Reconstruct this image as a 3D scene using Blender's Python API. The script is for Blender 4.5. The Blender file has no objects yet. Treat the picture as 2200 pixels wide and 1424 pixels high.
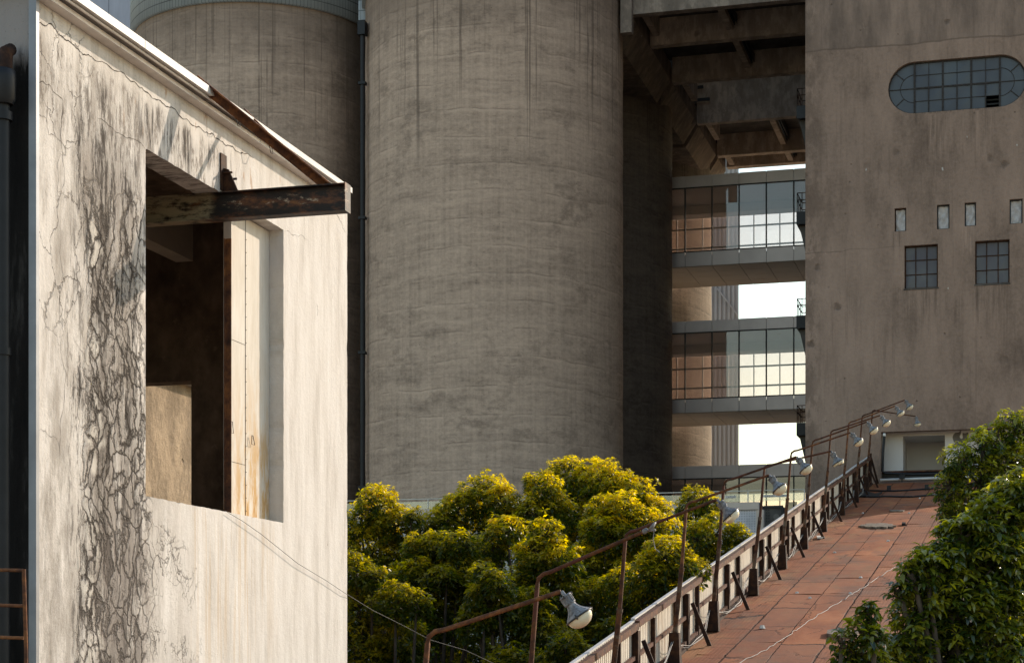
import bpy, bmesh, math, random
import numpy as np
from mathutils import Vector, Matrix
from mathutils.geometry import delaunay_2d_cdt

# ------------------------------------------------------------------ camera, sky, sun, exposure
SC = bpy.context.scene
F_PX, HZ, YAW = 4015.0, 1435.0, 15.4          # focal length in photo pixels, horizon row, yaw left of +Y
CA, SA = math.cos(math.radians(YAW)), math.sin(math.radians(YAW))
cam = bpy.data.cameras.new('camera'); cam_o = bpy.data.objects.new('camera', cam)
SC.collection.objects.link(cam_o)
cam.sensor_width = 36; cam.lens = 36*F_PX/2200; cam.shift_y = (HZ-712)/2200
cam.clip_start = 0.5; cam.clip_end = 3000
cam_o.location = (0, 0, 0); cam_o.rotation_euler = (math.radians(90), 0, math.radians(YAW))
SC.camera = cam_o
SUN = Vector((0.60, 1.0, 0.57)).normalized()
w = bpy.data.worlds.new('World'); SC.world = w; w.use_nodes = True
wn = w.node_tree; wn.nodes.clear()
sky = wn.nodes.new('ShaderNodeTexSky'); sky.sky_type = 'NISHITA'; sky.sun_disc = False
sky.sun_elevation = math.asin(SUN.z); sky.sun_rotation = math.atan2(SUN.x, SUN.y)
sky.air_density = 1.7; sky.dust_density = 1.0; sky.ozone_density = 2.2
bg = wn.nodes.new('ShaderNodeBackground'); bg.inputs[1].default_value = 0.15
wo = wn.nodes.new('ShaderNodeOutputWorld')
wn.links.new(sky.outputs[0], bg.inputs[0]); wn.links.new(bg.outputs[0], wo.inputs[0])
sl = bpy.data.lights.new('sun', 'SUN'); sl.energy = 3.1; sl.angle = math.radians(0.55); sl.color = (1.0, 0.85, 0.69)
so = bpy.data.objects.new('sun', sl); SC.collection.objects.link(so)
so.rotation_euler = (-SUN).to_track_quat('-Z', 'Y').to_euler(); so.location = (20, 40, 60)
SC.view_settings.view_transform = 'Standard'; SC.view_settings.look = 'None'
SC.view_settings.exposure = 0.62; SC.view_settings.gamma = 1.0
SC.cycles.max_bounces = 7; SC.cycles.transparent_max_bounces = 16
SC.cycles.use_denoising = True

GZ = -8.0                                      # ground level (the camera is 8 m above it)
TAN = 0.1657                                   # slope of the conveyor gallery roof
def deck(y): return -5.0 + TAN*y

# a pixel of the photograph turned into a point on a real plane of the place
def ray(px, py):
    r = (px-1100)/F_PX; u = (HZ-py)/F_PX
    return Vector((r*CA-SA, r*SA+CA, u))
def onY(px, py, Y):
    d = ray(px, py); return d*(Y/d.y)
def onX(px, py, X):
    d = ray(px, py); return d*(X/d.x)

# ------------------------------------------------------------------ helpers
col = SC.collection
class MB:
    def __init__(s): s.v = []; s.f = []; s.m = []; s.sm = []; s.uv = {}
    def add(s, vs, fs, mi=0, smooth=False):
        b = len(s.v); s.v += [tuple(x) for x in vs]
        for f in fs:
            s.f.append([b+i for i in f]); s.m.append(mi); s.sm.append(smooth)
        return s
    def box(s, x0, x1, y0, y1, z0, z1, mi=0, M=None):
        vs = [Vector(p) for p in ((x0,y0,z0),(x1,y0,z0),(x1,y1,z0),(x0,y1,z0),(x0,y0,z1),(x1,y0,z1),(x1,y1,z1),(x0,y1,z1))]
        if M is not None: vs = [M @ p for p in vs]
        return s.add(vs, [(0,3,2,1),(4,5,6,7),(0,1,5,4),(1,2,6,5),(2,3,7,6),(3,0,4,7)], mi)
    def bar(s, a, b, wd, ht, mi=0, up=(0,0,1)):
        a = Vector(a); b = Vector(b); d = (b-a); L = d.length; d.normalize()
        r = d.cross(Vector(up)).normalized(); u = r.cross(d)
        vs = []
        for t in (a, b):
            for (i, j) in ((-1,-1),(1,-1),(1,1),(-1,1)):
                vs.append(t + r*wd/2*i + u*ht/2*j)
        return s.add(vs, [(0,1,2,3),(7,6,5,4),(0,4,5,1),(1,5,6,2),(2,6,7,3),(3,7,4,0)], mi)
    def tube(s, pts, r, n=8, mi=0, caps=True, smooth=True):
        pts = [Vector(p) for p in pts]; N = len(pts)
        rr = r if isinstance(r, (list, tuple)) else [r]*N
        ref = Vector((0.31, 0.17, 0.93)).normalized(); vs = []
        for i, p in enumerate(pts):
            d = (pts[min(i+1, N-1)]-pts[max(i-1, 0)]).normalized()
            x = d.cross(ref)
            if x.length < .05: x = d.cross(Vector((1,0,0)))
            x.normalize(); y = d.cross(x)
            for k in range(n):
                a = 2*math.pi*k/n; vs.append(p + (x*math.cos(a)+y*math.sin(a))*rr[i])
        fs = []
        for i in range(N-1):
            for k in range(n):
                k2 = (k+1) % n; fs.append((i*n+k, i*n+k2, (i+1)*n+k2, (i+1)*n+k))
        s.add(vs, fs, mi, smooth)
        if caps:
            s.add([vs[k] for k in range(n)], [tuple(range(n))[::-1]], mi)
            s.add([vs[(N-1)*n+k] for k in range(n)], [tuple(range(n))], mi)
        return s
    def lathe(s, prof, M=None, n=24, mi=0, a0=0, a1=2*math.pi, smooth=True):
        full = abs(a1-a0-2*math.pi) < 1e-6; nn = n if full else n+1
        vs = []
        for (r, z) in prof:
            for k in range(nn):
                a = a0+(a1-a0)*k/n; p = Vector((r*math.cos(a), r*math.sin(a), z))
                vs.append(M @ p if M is not None else p)
        fs = []
        for i in range(len(prof)-1):
            for k in range(n):
                k2 = (k+1) % nn
                fs.append((i*nn+k, i*nn+k2, (i+1)*nn+k2, (i+1)*nn+k))
        return s.add(vs, fs, mi, smooth)
    def build(s, name, mats, parent=None, uv=None):
        off = Vector((0,0,0)); p = parent
        while p is not None: off = off+p.location; p = p.parent
        me = bpy.data.meshes.new(name)
        me.from_pydata([(a-off.x, b-off.y, c-off.z) for a, b, c in s.v], [], s.f)
        if not isinstance(mats, (list, tuple)): mats = [mats]
        for m in mats: me.materials.append(m)
        me.polygons.foreach_set('material_index', s.m)
        me.polygons.foreach_set('use_smooth', s.sm)
        if uv: 
            l = me.uv_layers.new(name='UVMap')
            for lp in me.loops:
                l.data[lp.index].uv = uv(Vector(s.v[lp.vertex_index]))
        me.update()
        o = bpy.data.objects.new(name, me); col.objects.link(o)
        if parent is not None: o.parent = parent
        return o
def thing(name, label, cat, loc=(0,0,0), group=None):
    o = bpy.data.objects.new(name, None); col.objects.link(o); o.location = loc
    o.empty_display_size = .2
    o['label'] = label; o['category'] = cat
    if group: o['group'] = group
    return o
def tag(o, label, cat, group=None, kind=None):
    if label: o['label'] = label
    if cat: o['category'] = cat
    if group: o['group'] = group
    if kind: o['kind'] = kind
    return o

def inpoly(p, poly):
    x, y = p; c = False; n = len(poly); j = n-1
    for i in range(n):
        xi, yi = poly[i]; xj, yj = poly[j]
        if ((yi > y) != (yj > y)) and (x < (xj-xi)*(y-yi)/(yj-yi)+xi): c = not c
        j = i
    return c
def wall_holes(mb, outer, holes, fn, th, mi=0, reveal_mi=None):
    """fn(u, v, depth) -> point. Front at depth 0, back at depth th, with reveals round the holes."""
    if reveal_mi is None: reveal_mi = mi
    vs = []; fs = []
    for poly in [outer]+holes:
        b = len(vs); vs += [Vector(p) for p in poly]; fs.append(list(range(b, b+len(poly))))
    r = delaunay_2d_cdt(vs, [], fs, 0, 1e-6)
    ov, of = r[0], r[2]
    tris = []
    for f in of:
        c = sum((ov[i] for i in f), Vector((0, 0)))/len(f)
        if inpoly(c, outer) and not any(inpoly(c, h) for h in holes): tris.append(f)
    mb.add([fn(p.x, p.y, 0) for p in ov], tris, mi)
    mb.add([fn(p.x, p.y, th) for p in ov], [tuple(reversed(t)) for t in tris], mi)
    for poly, m in [(outer, mi)]+[(h, reveal_mi) for h in holes]:
        n = len(poly)
        a = [fn(p[0], p[1], 0) for p in poly]; c = [fn(p[0], p[1], th) for p in poly]
        mb.add(a+c, [(i, (i+1) % n, n+(i+1) % n, n+i) for i in range(n)], m)

# ------------------------------------------------------------------ material kit
class NT:
    def __init__(s, name, rough=.8, spec=.3):
        s.mat = bpy.data.materials.new(name); s.mat.use_nodes = True
        s.t = s.mat.node_tree; s.n = s.t.nodes
        s.b = s.n['Principled BSDF']; s.b.inputs['Roughness'].default_value = rough
        s.b.inputs['Specular IOR Level'].default_value = spec
        s.out = s.n['Material Output']; s._c = None
    def L(s, a, b): s.t.links.new(a, b)
    def inp(s, sock, v):
        if isinstance(v, (int, float)): sock.default_value = v
        elif isinstance(v, (tuple, list)):
            sock.default_value = tuple(v)+((1,) if len(v) == 3 and sock.type == 'RGBA' else ())
        else: s.L(v, sock)
    @property
    def co(s):
        if s._c is None: s._c = s.n.new('ShaderNodeNewGeometry')
        return s._c.outputs['Position']
    @property
    def uv(s):
        return s.n.new('ShaderNodeTexCoord').outputs['UV']
    def xyz(s, v=None):
        n = s.n.new('ShaderNodeSeparateXYZ'); s.L(v if v is not None else s.co, n.inputs[0]); return n.outputs
    def vec(s, x, y, z):
        n = s.n.new('ShaderNodeCombineXYZ')
        for i, q in enumerate((x, y, z)): s.inp(n.inputs[i], q)
        return n.outputs[0]
    def sc(s, v, k):
        n = s.n.new('ShaderNodeVectorMath'); n.operation = 'MULTIPLY'; s.inp(n.inputs[0], v); n.inputs[1].default_value = k; return n.outputs[0]
    def vadd(s, a, b):
        n = s.n.new('ShaderNodeVectorMath'); n.operation = 'ADD'; s.inp(n.inputs[0], a); s.inp(n.inputs[1], b); return n.outputs[0]
    def m(s, op, a, b=0.0, clamp=False):
        n = s.n.new('ShaderNodeMath'); n.operation = op; n.use_clamp = clamp
        s.inp(n.inputs[0], a)
        if b is not None: s.inp(n.inputs[1], b)
        return n.outputs[0]
    def noise(s, v, scale, detail=4, rough=.55, dist=0, color=False):
        n = s.n.new('ShaderNodeTexNoise'); s.inp(n.inputs['Vector'], v)
        n.inputs['Scale'].default_value = scale; n.inputs['Detail'].default_value = detail
        n.inputs['Roughness'].default_value = rough; n.inputs['Distortion'].default_value = dist
        return n.outputs['Color' if color else 'Fac']
    def vor(s, v, scale, feature='F1', rand=1.0, out='Distance'):
        n = s.n.new('ShaderNodeTexVoronoi'); n.feature = feature; s.inp(n.inputs['Vector'], v)
        n.inputs['Scale'].default_value = scale; n.inputs['Randomness'].default_value = rand
        return n.outputs[out]
    def sm(s, v, a, b, o0=0.0, o1=1.0):      # smooth map of v from [a,b] to [o0,o1]
        n = s.n.new('ShaderNodeMapRange'); n.interpolation_type = 'SMOOTHSTEP'
        s.inp(n.inputs[0], v)
        if a > b: a, b, o0, o1 = b, a, o1, o0
        for i, q in ((1, a), (2, b), (3, o0), (4, o1)): n.inputs[i].default_value = q
        return n.outputs[0]
    def band(s, v, a, b, e): return s.m('MULTIPLY', s.sm(v, a-e, a+e), s.sm(v, b+e, b-e))
    def mul(s, *a):
        r = a[0]
        for q in a[1:]: r = s.m('MULTIPLY', r, q)
        return r
    def mix(s, f, a, b, mode='MIX'):
        n = s.n.new('ShaderNodeMix'); n.data_type = 'RGBA'; n.blend_type = mode
        s.inp(n.inputs[0], f); s.inp(n.inputs[6], a); s.inp(n.inputs[7], b); return n.outputs[2]
    def ramp(s, f, stops):
        n = s.n.new('ShaderNodeValToRGB'); s.L(f, n.inputs[0]); e = n.color_ramp.elements
        while len(e) < len(stops): e.new(.5)
        for q, (p, c) in zip(e, stops): q.position = p; q.color = tuple(c)+(1,)
        return n.outputs[0]
    def bump(s, h, dist=.01, strength=.6):
        n = s.n.new('ShaderNodeBump'); n.inputs['Distance'].default_value = dist; n.inputs['Strength'].default_value = strength
        s.L(h, n.inputs['Height']); s.L(n.outputs[0], s.b.inputs['Normal']); return s
    def color(s, c): s.inp(s.b.inputs['Base Color'], c); return s
    def rough(s, c): s.inp(s.b.inputs['Roughness'], c); return s
    def metal(s, c): s.inp(s.b.inputs['Metallic'], c); return s

def simple(name, c, rough=.7, metal=0, var=.25, scale=3, spec=.3):
    t = NT(name, rough, spec); n = t.noise(t.co, scale, 5, .6)
    lo = tuple(x*(1-var) for x in c); hi = tuple(min(1, x*(1+var)) for x in c)
    t.color(t.ramp(n, [(.3, lo), (.7, hi)])); t.metal(metal)
    return t.mat

# silo concrete: pour bands, vertical drips below the top, soot and blotches
def silo_mat(name, c, dirt=1.0):
    t = NT(name, .92, .12); p = t.co; x, y, z = t.xyz()
    wob = t.noise(p, .22, 4, .6)
    zz = t.m('ADD', z, t.m('MULTIPLY', wob, .75))
    flat = t.vec(t.m('MULTIPLY', x, .16), t.m('MULTIPLY', y, .16), zz)
    bands = t.noise(flat, 1.3, 9, .70)
    ring = t.noise(t.vec(t.m('MULTIPLY', x, .35), t.m('MULTIPLY', y, .35), t.m('MULTIPLY', zz, 3.2)), 1.7, 8, .72)
    grain = t.noise(t.sc(p, (1, 1, 1.4)), 5.5, 9, .78)
    streak = t.noise(t.sc(p, (5, 5, .16)), 1.0, 6, .72)
    v = t.m('ADD', t.m('ADD', t.m('MULTIPLY', bands, .26), t.m('MULTIPLY', ring, .24)), t.m('ADD', t.m('MULTIPLY', streak, .20), t.m('MULTIPLY', grain, .30)))
    base = t.ramp(v, [(.38, tuple(q*.40 for q in c)), (.465, tuple(q*.78 for q in c)), (.54, c), (.63, tuple(q*1.22 for q in c))])
    blot = t.noise(t.sc(p, (.8, .8, 1.1)), .5, 9, .74)
    soot = t.mul(t.sm(blot, .50, .62), t.sm(t.noise(t.sc(p, (1.4, 1.4, 2.6)), 1.3, 8, .8), .40, .60))
    base = t.mix(t.m('MULTIPLY', soot, .60*dirt), base, tuple(q*.36 for q in c))
    # uneven pour joints: a dark line with a pale lip below it
    saw = t.m('FRACT', t.m('DIVIDE', zz, 1.18), None)
    broken = t.sm(t.noise(t.sc(p, (1, 1, .6)), .9, 5, .7), .42, .58)
    joint = t.mul(t.sm(t.m('ABSOLUTE', t.m('SUBTRACT', saw, .5), None), 0.035, .0), broken)
    lip = t.mul(t.band(saw, .40, .47, .03), broken)
    base = t.mix(t.m('MULTIPLY', lip, .22), base, tuple(min(.9, q*1.5) for q in c))
    base = t.mix(t.m('MULTIPLY', joint, .50), base, tuple(q*.38 for q in c))
    # thin vertical drips hanging from the rim
    ln = t.m('MULTIPLY', t.noise(t.sc(p, (2.1, 2.1, .03)), 1.0, 2), 24)
    hang = t.sm(t.m('ADD', z, ln), 36.5, 40.0)
    drip = t.mul(t.sm(t.noise(t.sc(p, (6.5, 6.5, .015)), 1.0, 2, .6), .60, .645), hang)
    drip2 = t.mul(t.sm(t.noise(t.sc(p, (11, 11, .02)), 1.0, 2, .6), .62, .66), t.sm(t.m('ADD', z, ln), 38.0, 41.0))
    base = t.mix(t.m('MULTIPLY', t.m('ADD', drip, drip2, True), .58), base, tuple(q*.20 for q in c))
    top = t.sm(t.m('ADD', z, t.m('MULTIPLY', t.noise(t.sc(p, (1, 1, .4)), .8, 7, .7), 4.5)), 28.6, 32.0, 0, .62)
    base = t.mix(top, base, tuple(q*.36 for q in c))
    # darker tone beside the downpipe in the gap between the silos
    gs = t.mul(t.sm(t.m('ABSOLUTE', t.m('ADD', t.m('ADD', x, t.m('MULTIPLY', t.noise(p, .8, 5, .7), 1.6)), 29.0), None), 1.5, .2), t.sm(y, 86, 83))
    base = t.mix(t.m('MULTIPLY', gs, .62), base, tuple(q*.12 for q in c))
    pits = t.m('MULTIPLY', t.sm(t.vor(t.sc(p, (1, 1, 1.9)), 2.6), .085, .045), t.sm(t.noise(p, 1.1, 3), .44, .56))
    base = t.mix(t.m('MULTIPLY', pits, .80), base, tuple(q*.20 for q in c))
    t.color(base)
    t.bump(t.m('SUBTRACT', t.m('ADD', grain, t.m('MULTIPLY', ring, .6)), t.m('ADD', pits, t.m('MULTIPLY', joint, .25))), .04, .6)
    return t.mat

def tower_mat(name, c):
    t = NT(name, .92, .12); p = t.co; X, Y, Z = t.xyz()
    big = t.noise(t.sc(p, (1, 1, .6)), .22, 6, .6)
    med = t.noise(t.sc(p, (1, 1, .35)), 1.1, 7, .65)
    fine = t.noise(p, 7, 6, .7)
    v = t.m('ADD', t.m('ADD', t.m('MULTIPLY', big, .4), t.m('MULTIPLY', med, .4)), t.m('MULTIPLY', fine, .2))
    base = t.ramp(v, [(.38, tuple(q*.55 for q in c)), (.5, c), (.62, tuple(q*1.28 for q in c))])
    # grey weathered top above the construction joint
    zj = t.m('ADD', Z, t.m('MULTIPLY', t.noise(p, .5, 3), .35))
    top = t.sm(zj, 24.05, 24.12)
    gr = t.ramp(t.noise(t.sc(p, (1.3, 1.3, .35)), .9, 7, .7), [(.35, (c[0]*.42, c[1]*.46, c[2]*.5)), (.6, (c[0]*1.15, c[1]*1.18, c[2]*1.2))])
    base = t.mix(t.m('MULTIPLY', top, .62), base, gr)
    jl = t.mul(t.sm(t.m('ABSOLUTE', t.m('SUBTRACT', zj, 24.08), None), .05, .0), .6)
    zj2 = t.m('ADD', Z, t.m('MULTIPLY', t.noise(p, .6, 4), .5))
    jl2 = t.mul(t.sm(t.m('ABSOLUTE', t.m('SUBTRACT', zj2, 16.35), None), .035, .0), t.sm(t.noise(p, .35, 2), .45, .55), .55)
    base = t.mix(t.m('ADD', jl, jl2, True), base, tuple(q*.35 for q in c))
    # dirty left edge and pale peeling
    edge = t.mul(t.sm(t.m('ADD', X, t.m('MULTIPLY', t.noise(t.sc(p, (1, 1, .5)), 1.5, 5), 1.4)), -6.6, -7.5), t.sm(t.noise(t.sc(p, (1, 1, .5)), 2.2, 6, .7), .42, .56))
    base = t.mix(t.m('MULTIPLY', edge, .55), base, tuple(q*.45 for q in c))
    pale = t.mul(t.sm(t.noise(t.sc(p, (2.2, 2.2, .8)), 1.3, 7, .75), .60, .70), t.sm(big, .42, .6))
    base = t.mix(t.m('MULTIPLY', pale, .45), base, tuple(q*1.7 for q in c))
    st = t.mul(t.sm(t.noise(t.sc(p, (5, 5, .2)), 1, 7, .75), .50, .62), t.sm(t.noise(t.sc(p, (1, 1, .6)), .6, 4), .40, .56))
    base = t.mix(t.m('MULTIPLY', st, .28), base, tuple(q*.42 for q in c))
    pits = t.m('ADD', t.mul(t.sm(t.vor(t.vadd(p, t.sc(t.noise(p, 4, 4, .7, color=True), (.30, .30, .30))), .62), .13, .06), t.sm(t.noise(p, .5, 1), .38, .5)), t.mul(t.sm(t.vor(t.vadd(p, t.sc(t.noise(p, 6, 3, .7, color=True), (.1, .1, .1))), 2.1), .10, .05), t.sm(t.noise(p, .8, 2), .50, .6)), True)
    fleck = t.mul(t.sm(t.vor(t.vadd(t.sc(p, (1, 1, .45)), t.sc(t.noise(p, 7, 3, .7, color=True), (.12, .12, .12))), 1.5), .050, .028), t.sm(t.noise(p, .9, 3), .48, .56))
    base = t.mix(fleck, base, (.50, .46, .42))
    base = t.mix(t.m('MULTIPLY', pits, .6), base, tuple(q*.30 for q in c))
    # grime and lime runs under the window sills
    def under(px0, px1, py, ln_, kc, k):
        nonlocal base
        a = onY(px0, py, 73.0); b = onY(px1, py, 73.0)
        n_ = t.noise(t.sc(p, (4.5, 1, .22)), 1.3, 6, .75)
        msk = t.mul(t.band(t.m('ADD', X, t.m('MULTIPLY', t.m('SUBTRACT', n_, .5), .5)), a.x, b.x, .15), t.sm(Z, a.z+.06, a.z-.04), t.sm(t.m('ADD', Z, t.m('MULTIPLY', n_, 1.6)), a.z-ln_+.3, a.z+.5), t.sm(n_, .45, .66))
        base = t.mix(t.m('MULTIPLY', msk, k), base, kc)
    dk_ = tuple(q*.30 for q in c); pl_ = tuple(q*1.9 for q in c)
    under(1940, 2018, 619, 2.0, dk_, .62); under(2093, 2172, 610, 1.5, dk_, .62)
    under(1960, 2150, 238, 1.0, dk_, .7); under(1985, 2150, 246, 1.6, pl_, .5); under(1918, 1950, 498, .8, dk_, .5); under(2070, 2100, 486, .9, pl_, .5)
    t.color(base); t.bump(t.m('SUBTRACT', t.m('ADD', fine, t.m('MULTIPLY', med, 1.5)), pits), .05, .7)
    return t.mat

# the weathered cream plaster of the near building (object origin at world origin offset handled in builder)
def plaster_mat():
    t = NT('weathered_cream_plaster', .88, .15); p = t.co; X, Y, Z = t.xyz()
    wcol = t.sc(t.noise(p, 2.0, 4, color=True), (.0, .5, .5))
    base = t.ramp(t.noise(t.sc(p, (1, 3.2, .5)), 1.6, 8, .65), [(.32, (.52, .475, .43)), (.48, (.64, .595, .55)), (.66, (.71, .67, .63))])
    fstr = t.noise(t.sc(p, (1, 22, 1.3)), 1.0, 6, .7)
    base = t.mix(t.sm(fstr, .52, .68, 0, .38), base, (.44, .405, .36))
    grain = t.noise(p, 60, 3, .7)
    base = t.mix(t.sm(grain, .55, .75, 0, .20), base, (.34, .31, .28))
    dirt0 = t.mul(t.sm(Y, 17.6, 15.2), t.sm(t.noise(t.sc(p, (1, 2.6, .7)), 1.3, 9, .75), .40, .62), t.sm(Z, 5.42, 5.2, .25, 1))
    base = t.mix(t.m('MULTIPLY', dirt0, .70), base, (.27, .235, .20))
    topg = t.mul(t.sm(t.m('ADD', Z, t.m('MULTIPLY', t.noise(t.sc(p, (1, 3, 1)), 1.5, 4), .5)), 4.75, 5.0), t.sm(Z, 5.40, 5.30), t.sm(Y, 18.7, 17.6), t.sm(t.noise(t.sc(p, (1, 4, 1.2)), 2.6, 9, .8), .50, .58))
    base = t.mix(t.m('MULTIPLY', topg, .70), base, (.13, .105, .085))
    speck = t.mul(t.sm(t.noise(p, 34, 5, .8), .55, .66), t.sm(t.noise(t.sc(p, (1, 2, .8)), 1.1, 5), .42, .58), t.sm(Y, 18.5, 16.0, .25, 1))
    base = t.mix(t.m('MULTIPLY', speck, .55), base, (.15, .125, .10))
    # --- mask of the dirty column left of the window
    wob = t.m('MULTIPLY', t.m('SUBTRACT', t.noise(t.sc(p, (1, 1, .55)), 1.7, 4), .5), 1.0)
    yw = t.m('ADD', Y, wob)
    colm = t.mul(t.sm(yw, 14.35, 14.85), t.sm(yw, 16.35, 15.80))
    colm = t.mul(colm, t.sm(Z, 5.55, 4.5))
    lean = t.m('ADD', yw, t.m('MULTIPLY', Z, .03))
    core = t.mul(t.sm(lean, 14.75, 15.15), t.sm(lean, 16.05, 15.7), t.sm(Z, 5.2, 4.2))
    # broad grey-brown grime
    gn = t.noise(t.sc(p, (1, 4.5, .8)), 1.5, 9, .72)
    grime = t.mul(core, t.sm(gn, .34, .54))
    base = t.mix(t.m('MULTIPLY', grime, .72), base, (.25, .215, .185))
    g2 = t.mul(colm, t.sm(t.noise(t.sc(p, (1, 5, 1.0)), 1.9, 9, .80), .50, .585))
    base = t.mix(t.m('MULTIPLY', g2, .88), base, (.045, .037, .032))
    # left margin faint moss speckle
    lm = t.mul(t.sm(Y, 14.9, 14.2), t.sm(t.noise(t.sc(p, (1, 3, 1)), 4.5, 9, .8), .50, .66), t.sm(Z, 3.5, .8))
    base = t.mix(t.m('MULTIPLY', lm, .6), base, (.17, .155, .125))
    # drips under the long crack (runs down to the right with the eave) above the window
    zc = t.m('SUBTRACT', 5.12, 0.0)
    drn = t.noise(t.sc(p, (1, 10, .8)), 1.4, 9, .8)
    rag = t.m('MULTIPLY', t.m('SUBTRACT', t.noise(t.sc(p, (1, 5, 1)), 1.6, 4), .5), .5)
    zr = t.m('ADD', Z, rag)
    reg = t.mul(t.sm(zr, 5.38, 5.24), t.sm(zr, 4.40, 4.75), t.sm(Y, 15.6, 16.1), t.sm(Y, 18.1, 17.6), t.sm(t.noise(t.sc(p, (1, 1.2, .8)), 1.4, 3), .36, .50))
    base = t.mix(t.m('MULTIPLY', t.mul(reg, t.sm(drn, .45, .57)), .92), base, (.045, .038, .033))
    vs = t.mul(t.sm(t.m('ABSOLUTE', t.m('SUBTRACT', t.m('ADD', Y, t.m('MULTIPLY', wob, .16)), 15.22), None), .16, .02), t.sm(Z, 5.35, 5.15), t.sm(Z, 1.0, 4.0, .3, 1), t.sm(drn, .32, .46))
    vs = t.mul(vs, t.sm(t.noise(t.sc(p, (1, 4, 1.2)), 5, 8, .8), .40, .56))
    base = t.mix(t.m('MULTIPLY', vs, .90), base, (.05, .040, .033))
    # vein network of crazed plaster
    pv = t.vadd(t.sc(p, (1, 1, .58)), t.vadd(t.sc(t.noise(p, 3.6, 6, .68, color=True), (0, .30, .34)), t.sc(t.noise(p, .9, 2, color=True), (0, .8, .9))))
    e1 = t.vor(pv, 6.4, 'DISTANCE_TO_EDGE'); e2 = t.vor(pv, 11, 'DISTANCE_TO_EDGE')
    vm = t.mul(t.sm(yw, 14.72, 15.0), t.sm(yw, 16.25, 15.85), t.sm(t.m('ADD', Z, wob), 4.6, 3.9))
    halo = t.mul(vm, t.sm(t.m('ADD', e1, t.m('MULTIPLY', t.m('SUBTRACT', t.noise(p, 9, 6, .75), .5), .16)), .15, .0), t.sm(t.noise(p, 1.5, 6, .65), .42, .56, .18, 1))
    base = t.mix(t.m('MULTIPLY', halo, .76), base, (.10, .082, .066))
    lite = t.mul(vm, t.sm(e1, .08, .20), t.sm(t.noise(p, 2.6, 3), .46, .56), t.sm(Y, 15.45, 15.1))
    base = t.mix(t.m('MULTIPLY', lite, .7), base, (.64, .59, .52))
    line1 = t.mul(t.sm(e1, .040, .012), vm)
    vm2 = t.mul(t.sm(Y, 16.0, 16.3), t.sm(t.m('ADD', Y, t.m('MULTIPLY', wob, 1.5)), 17.6, 16.6), t.sm(Z, 1.5, 1.2), t.sm(t.noise(p, 1.4, 3), .46, .52))
    vm3 = t.mul(t.sm(Y, 14.95, 14.7), t.sm(Z, 2.6, 3.2), t.sm(t.noise(p, .9, 2), .42, .5))
    pv3 = t.vadd(t.sc(p, (1, 1, .7)), t.sc(t.noise(p, 2.2, 6, .65, color=True), (0, .5, .5)))
    e3 = t.vor(pv3, 2.6, 'DISTANCE_TO_EDGE')
    line2 = t.mul(t.sm(e2, .022, .006), t.m('ADD', vm, vm2, True), t.sm(t.noise(p, 1.7, 2), .42, .55), .7)
    line3 = t.mul(t.sm(e3, .016, .004), t.m('ADD', vm2, vm3, True))
    cr = t.m('ADD', t.m('ADD', line1, line2), t.m('MULTIPLY', line3, .6), True)
    base = t.mix(t.m('MULTIPLY', cr, .85), base, (.05, .04, .033))
    # grey band at the lower part of the dirty column
    lg = t.mul(t.sm(Z, 2.0, .6), t.sm(yw, 15.0, 15.3), t.sm(yw, 16.3, 15.95), t.sm(gn, .30, .55))
    base = t.mix(t.m('MULTIPLY', lg, .60), base, (.20, .17, .15))
    # rust runs below the sill
    rn = t.noise(t.sc(p, (1, 9, .25)), 1.7, 4, .6)
    run = t.mul(t.sm(rn, .50, .62), t.band(Y, 17.0, 19.0, .5), t.sm(Z, 1.75, 1.45), t.sm(Z, -1.2, 1.2, .15, 1))
    base = t.mix(t.m('MULTIPLY', run, .40), base, (.50, .33, .15))
    rust = t.mul(t.sm(t.noise(t.sc(p, (1, 3, .8)), 3.3, 5), .62, .70), t.sm(Z, 4.9, 5.2), t.band(Y, 15.5, 19.5, .3))
    base = t.mix(t.m('MULTIPLY', rust, .55), base, (.36, .19, .08))
    spots = t.mul(t.sm(t.vor(t.vadd(p, t.sc(t.noise(p, 9, 2, color=True), (.08, .08, .08))), 2.6), .085, .045), t.sm(t.noise(p, .8, 2), .5, .6))
    base = t.mix(t.m('MULTIPLY', spots, .6), base, (.22, .18, .14))
    t.color(base)
    h = t.m('ADD', t.m('MULTIPLY', grain, .12), t.m('MULTIPLY', fstr, .10))
    h = t.m('SUBTRACT', h, t.m('MULTIPLY', cr, .9)); h = t.m('SUBTRACT', h, t.m('MULTIPLY', halo, .25))
    h = t.m('ADD', h, t.m('MULTIPLY', t.noise(p, 14, 6, .7), .35)); h = t.m('SUBTRACT', h, t.m('MULTIPLY', grime, .4)); h = t.m('ADD', h, t.m('MULTIPLY', t.mul(vm, t.sm(e1, 0, .12)), .9))
    t.bump(h, .022, 1.0)
    return t.mat

def rust_mat(name, dark=.5, paint=None):
    t = NT(name, .8, .3); n = t.noise(t.co, 7, 8, .7); n2 = t.noise(t.sc(t.co, (1, 1, 2)), 2.3, 5, .6)
    c = t.ramp(n, [(.30, (.022*dark*2, .012*dark*2, .009*dark*2)), (.48, (.10*dark*2, .038*dark*2, .018*dark*2)), (.62, (.22*dark*2, .085*dark*2, .028*dark*2)), (.78, (.33*dark*2, .16*dark*2, .06*dark*2))])
    if paint: c = t.mix(t.sm(n2, .50, .60), c, paint)
    t.color(c); t.bump(n, .004, .7); return t.mat

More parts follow.
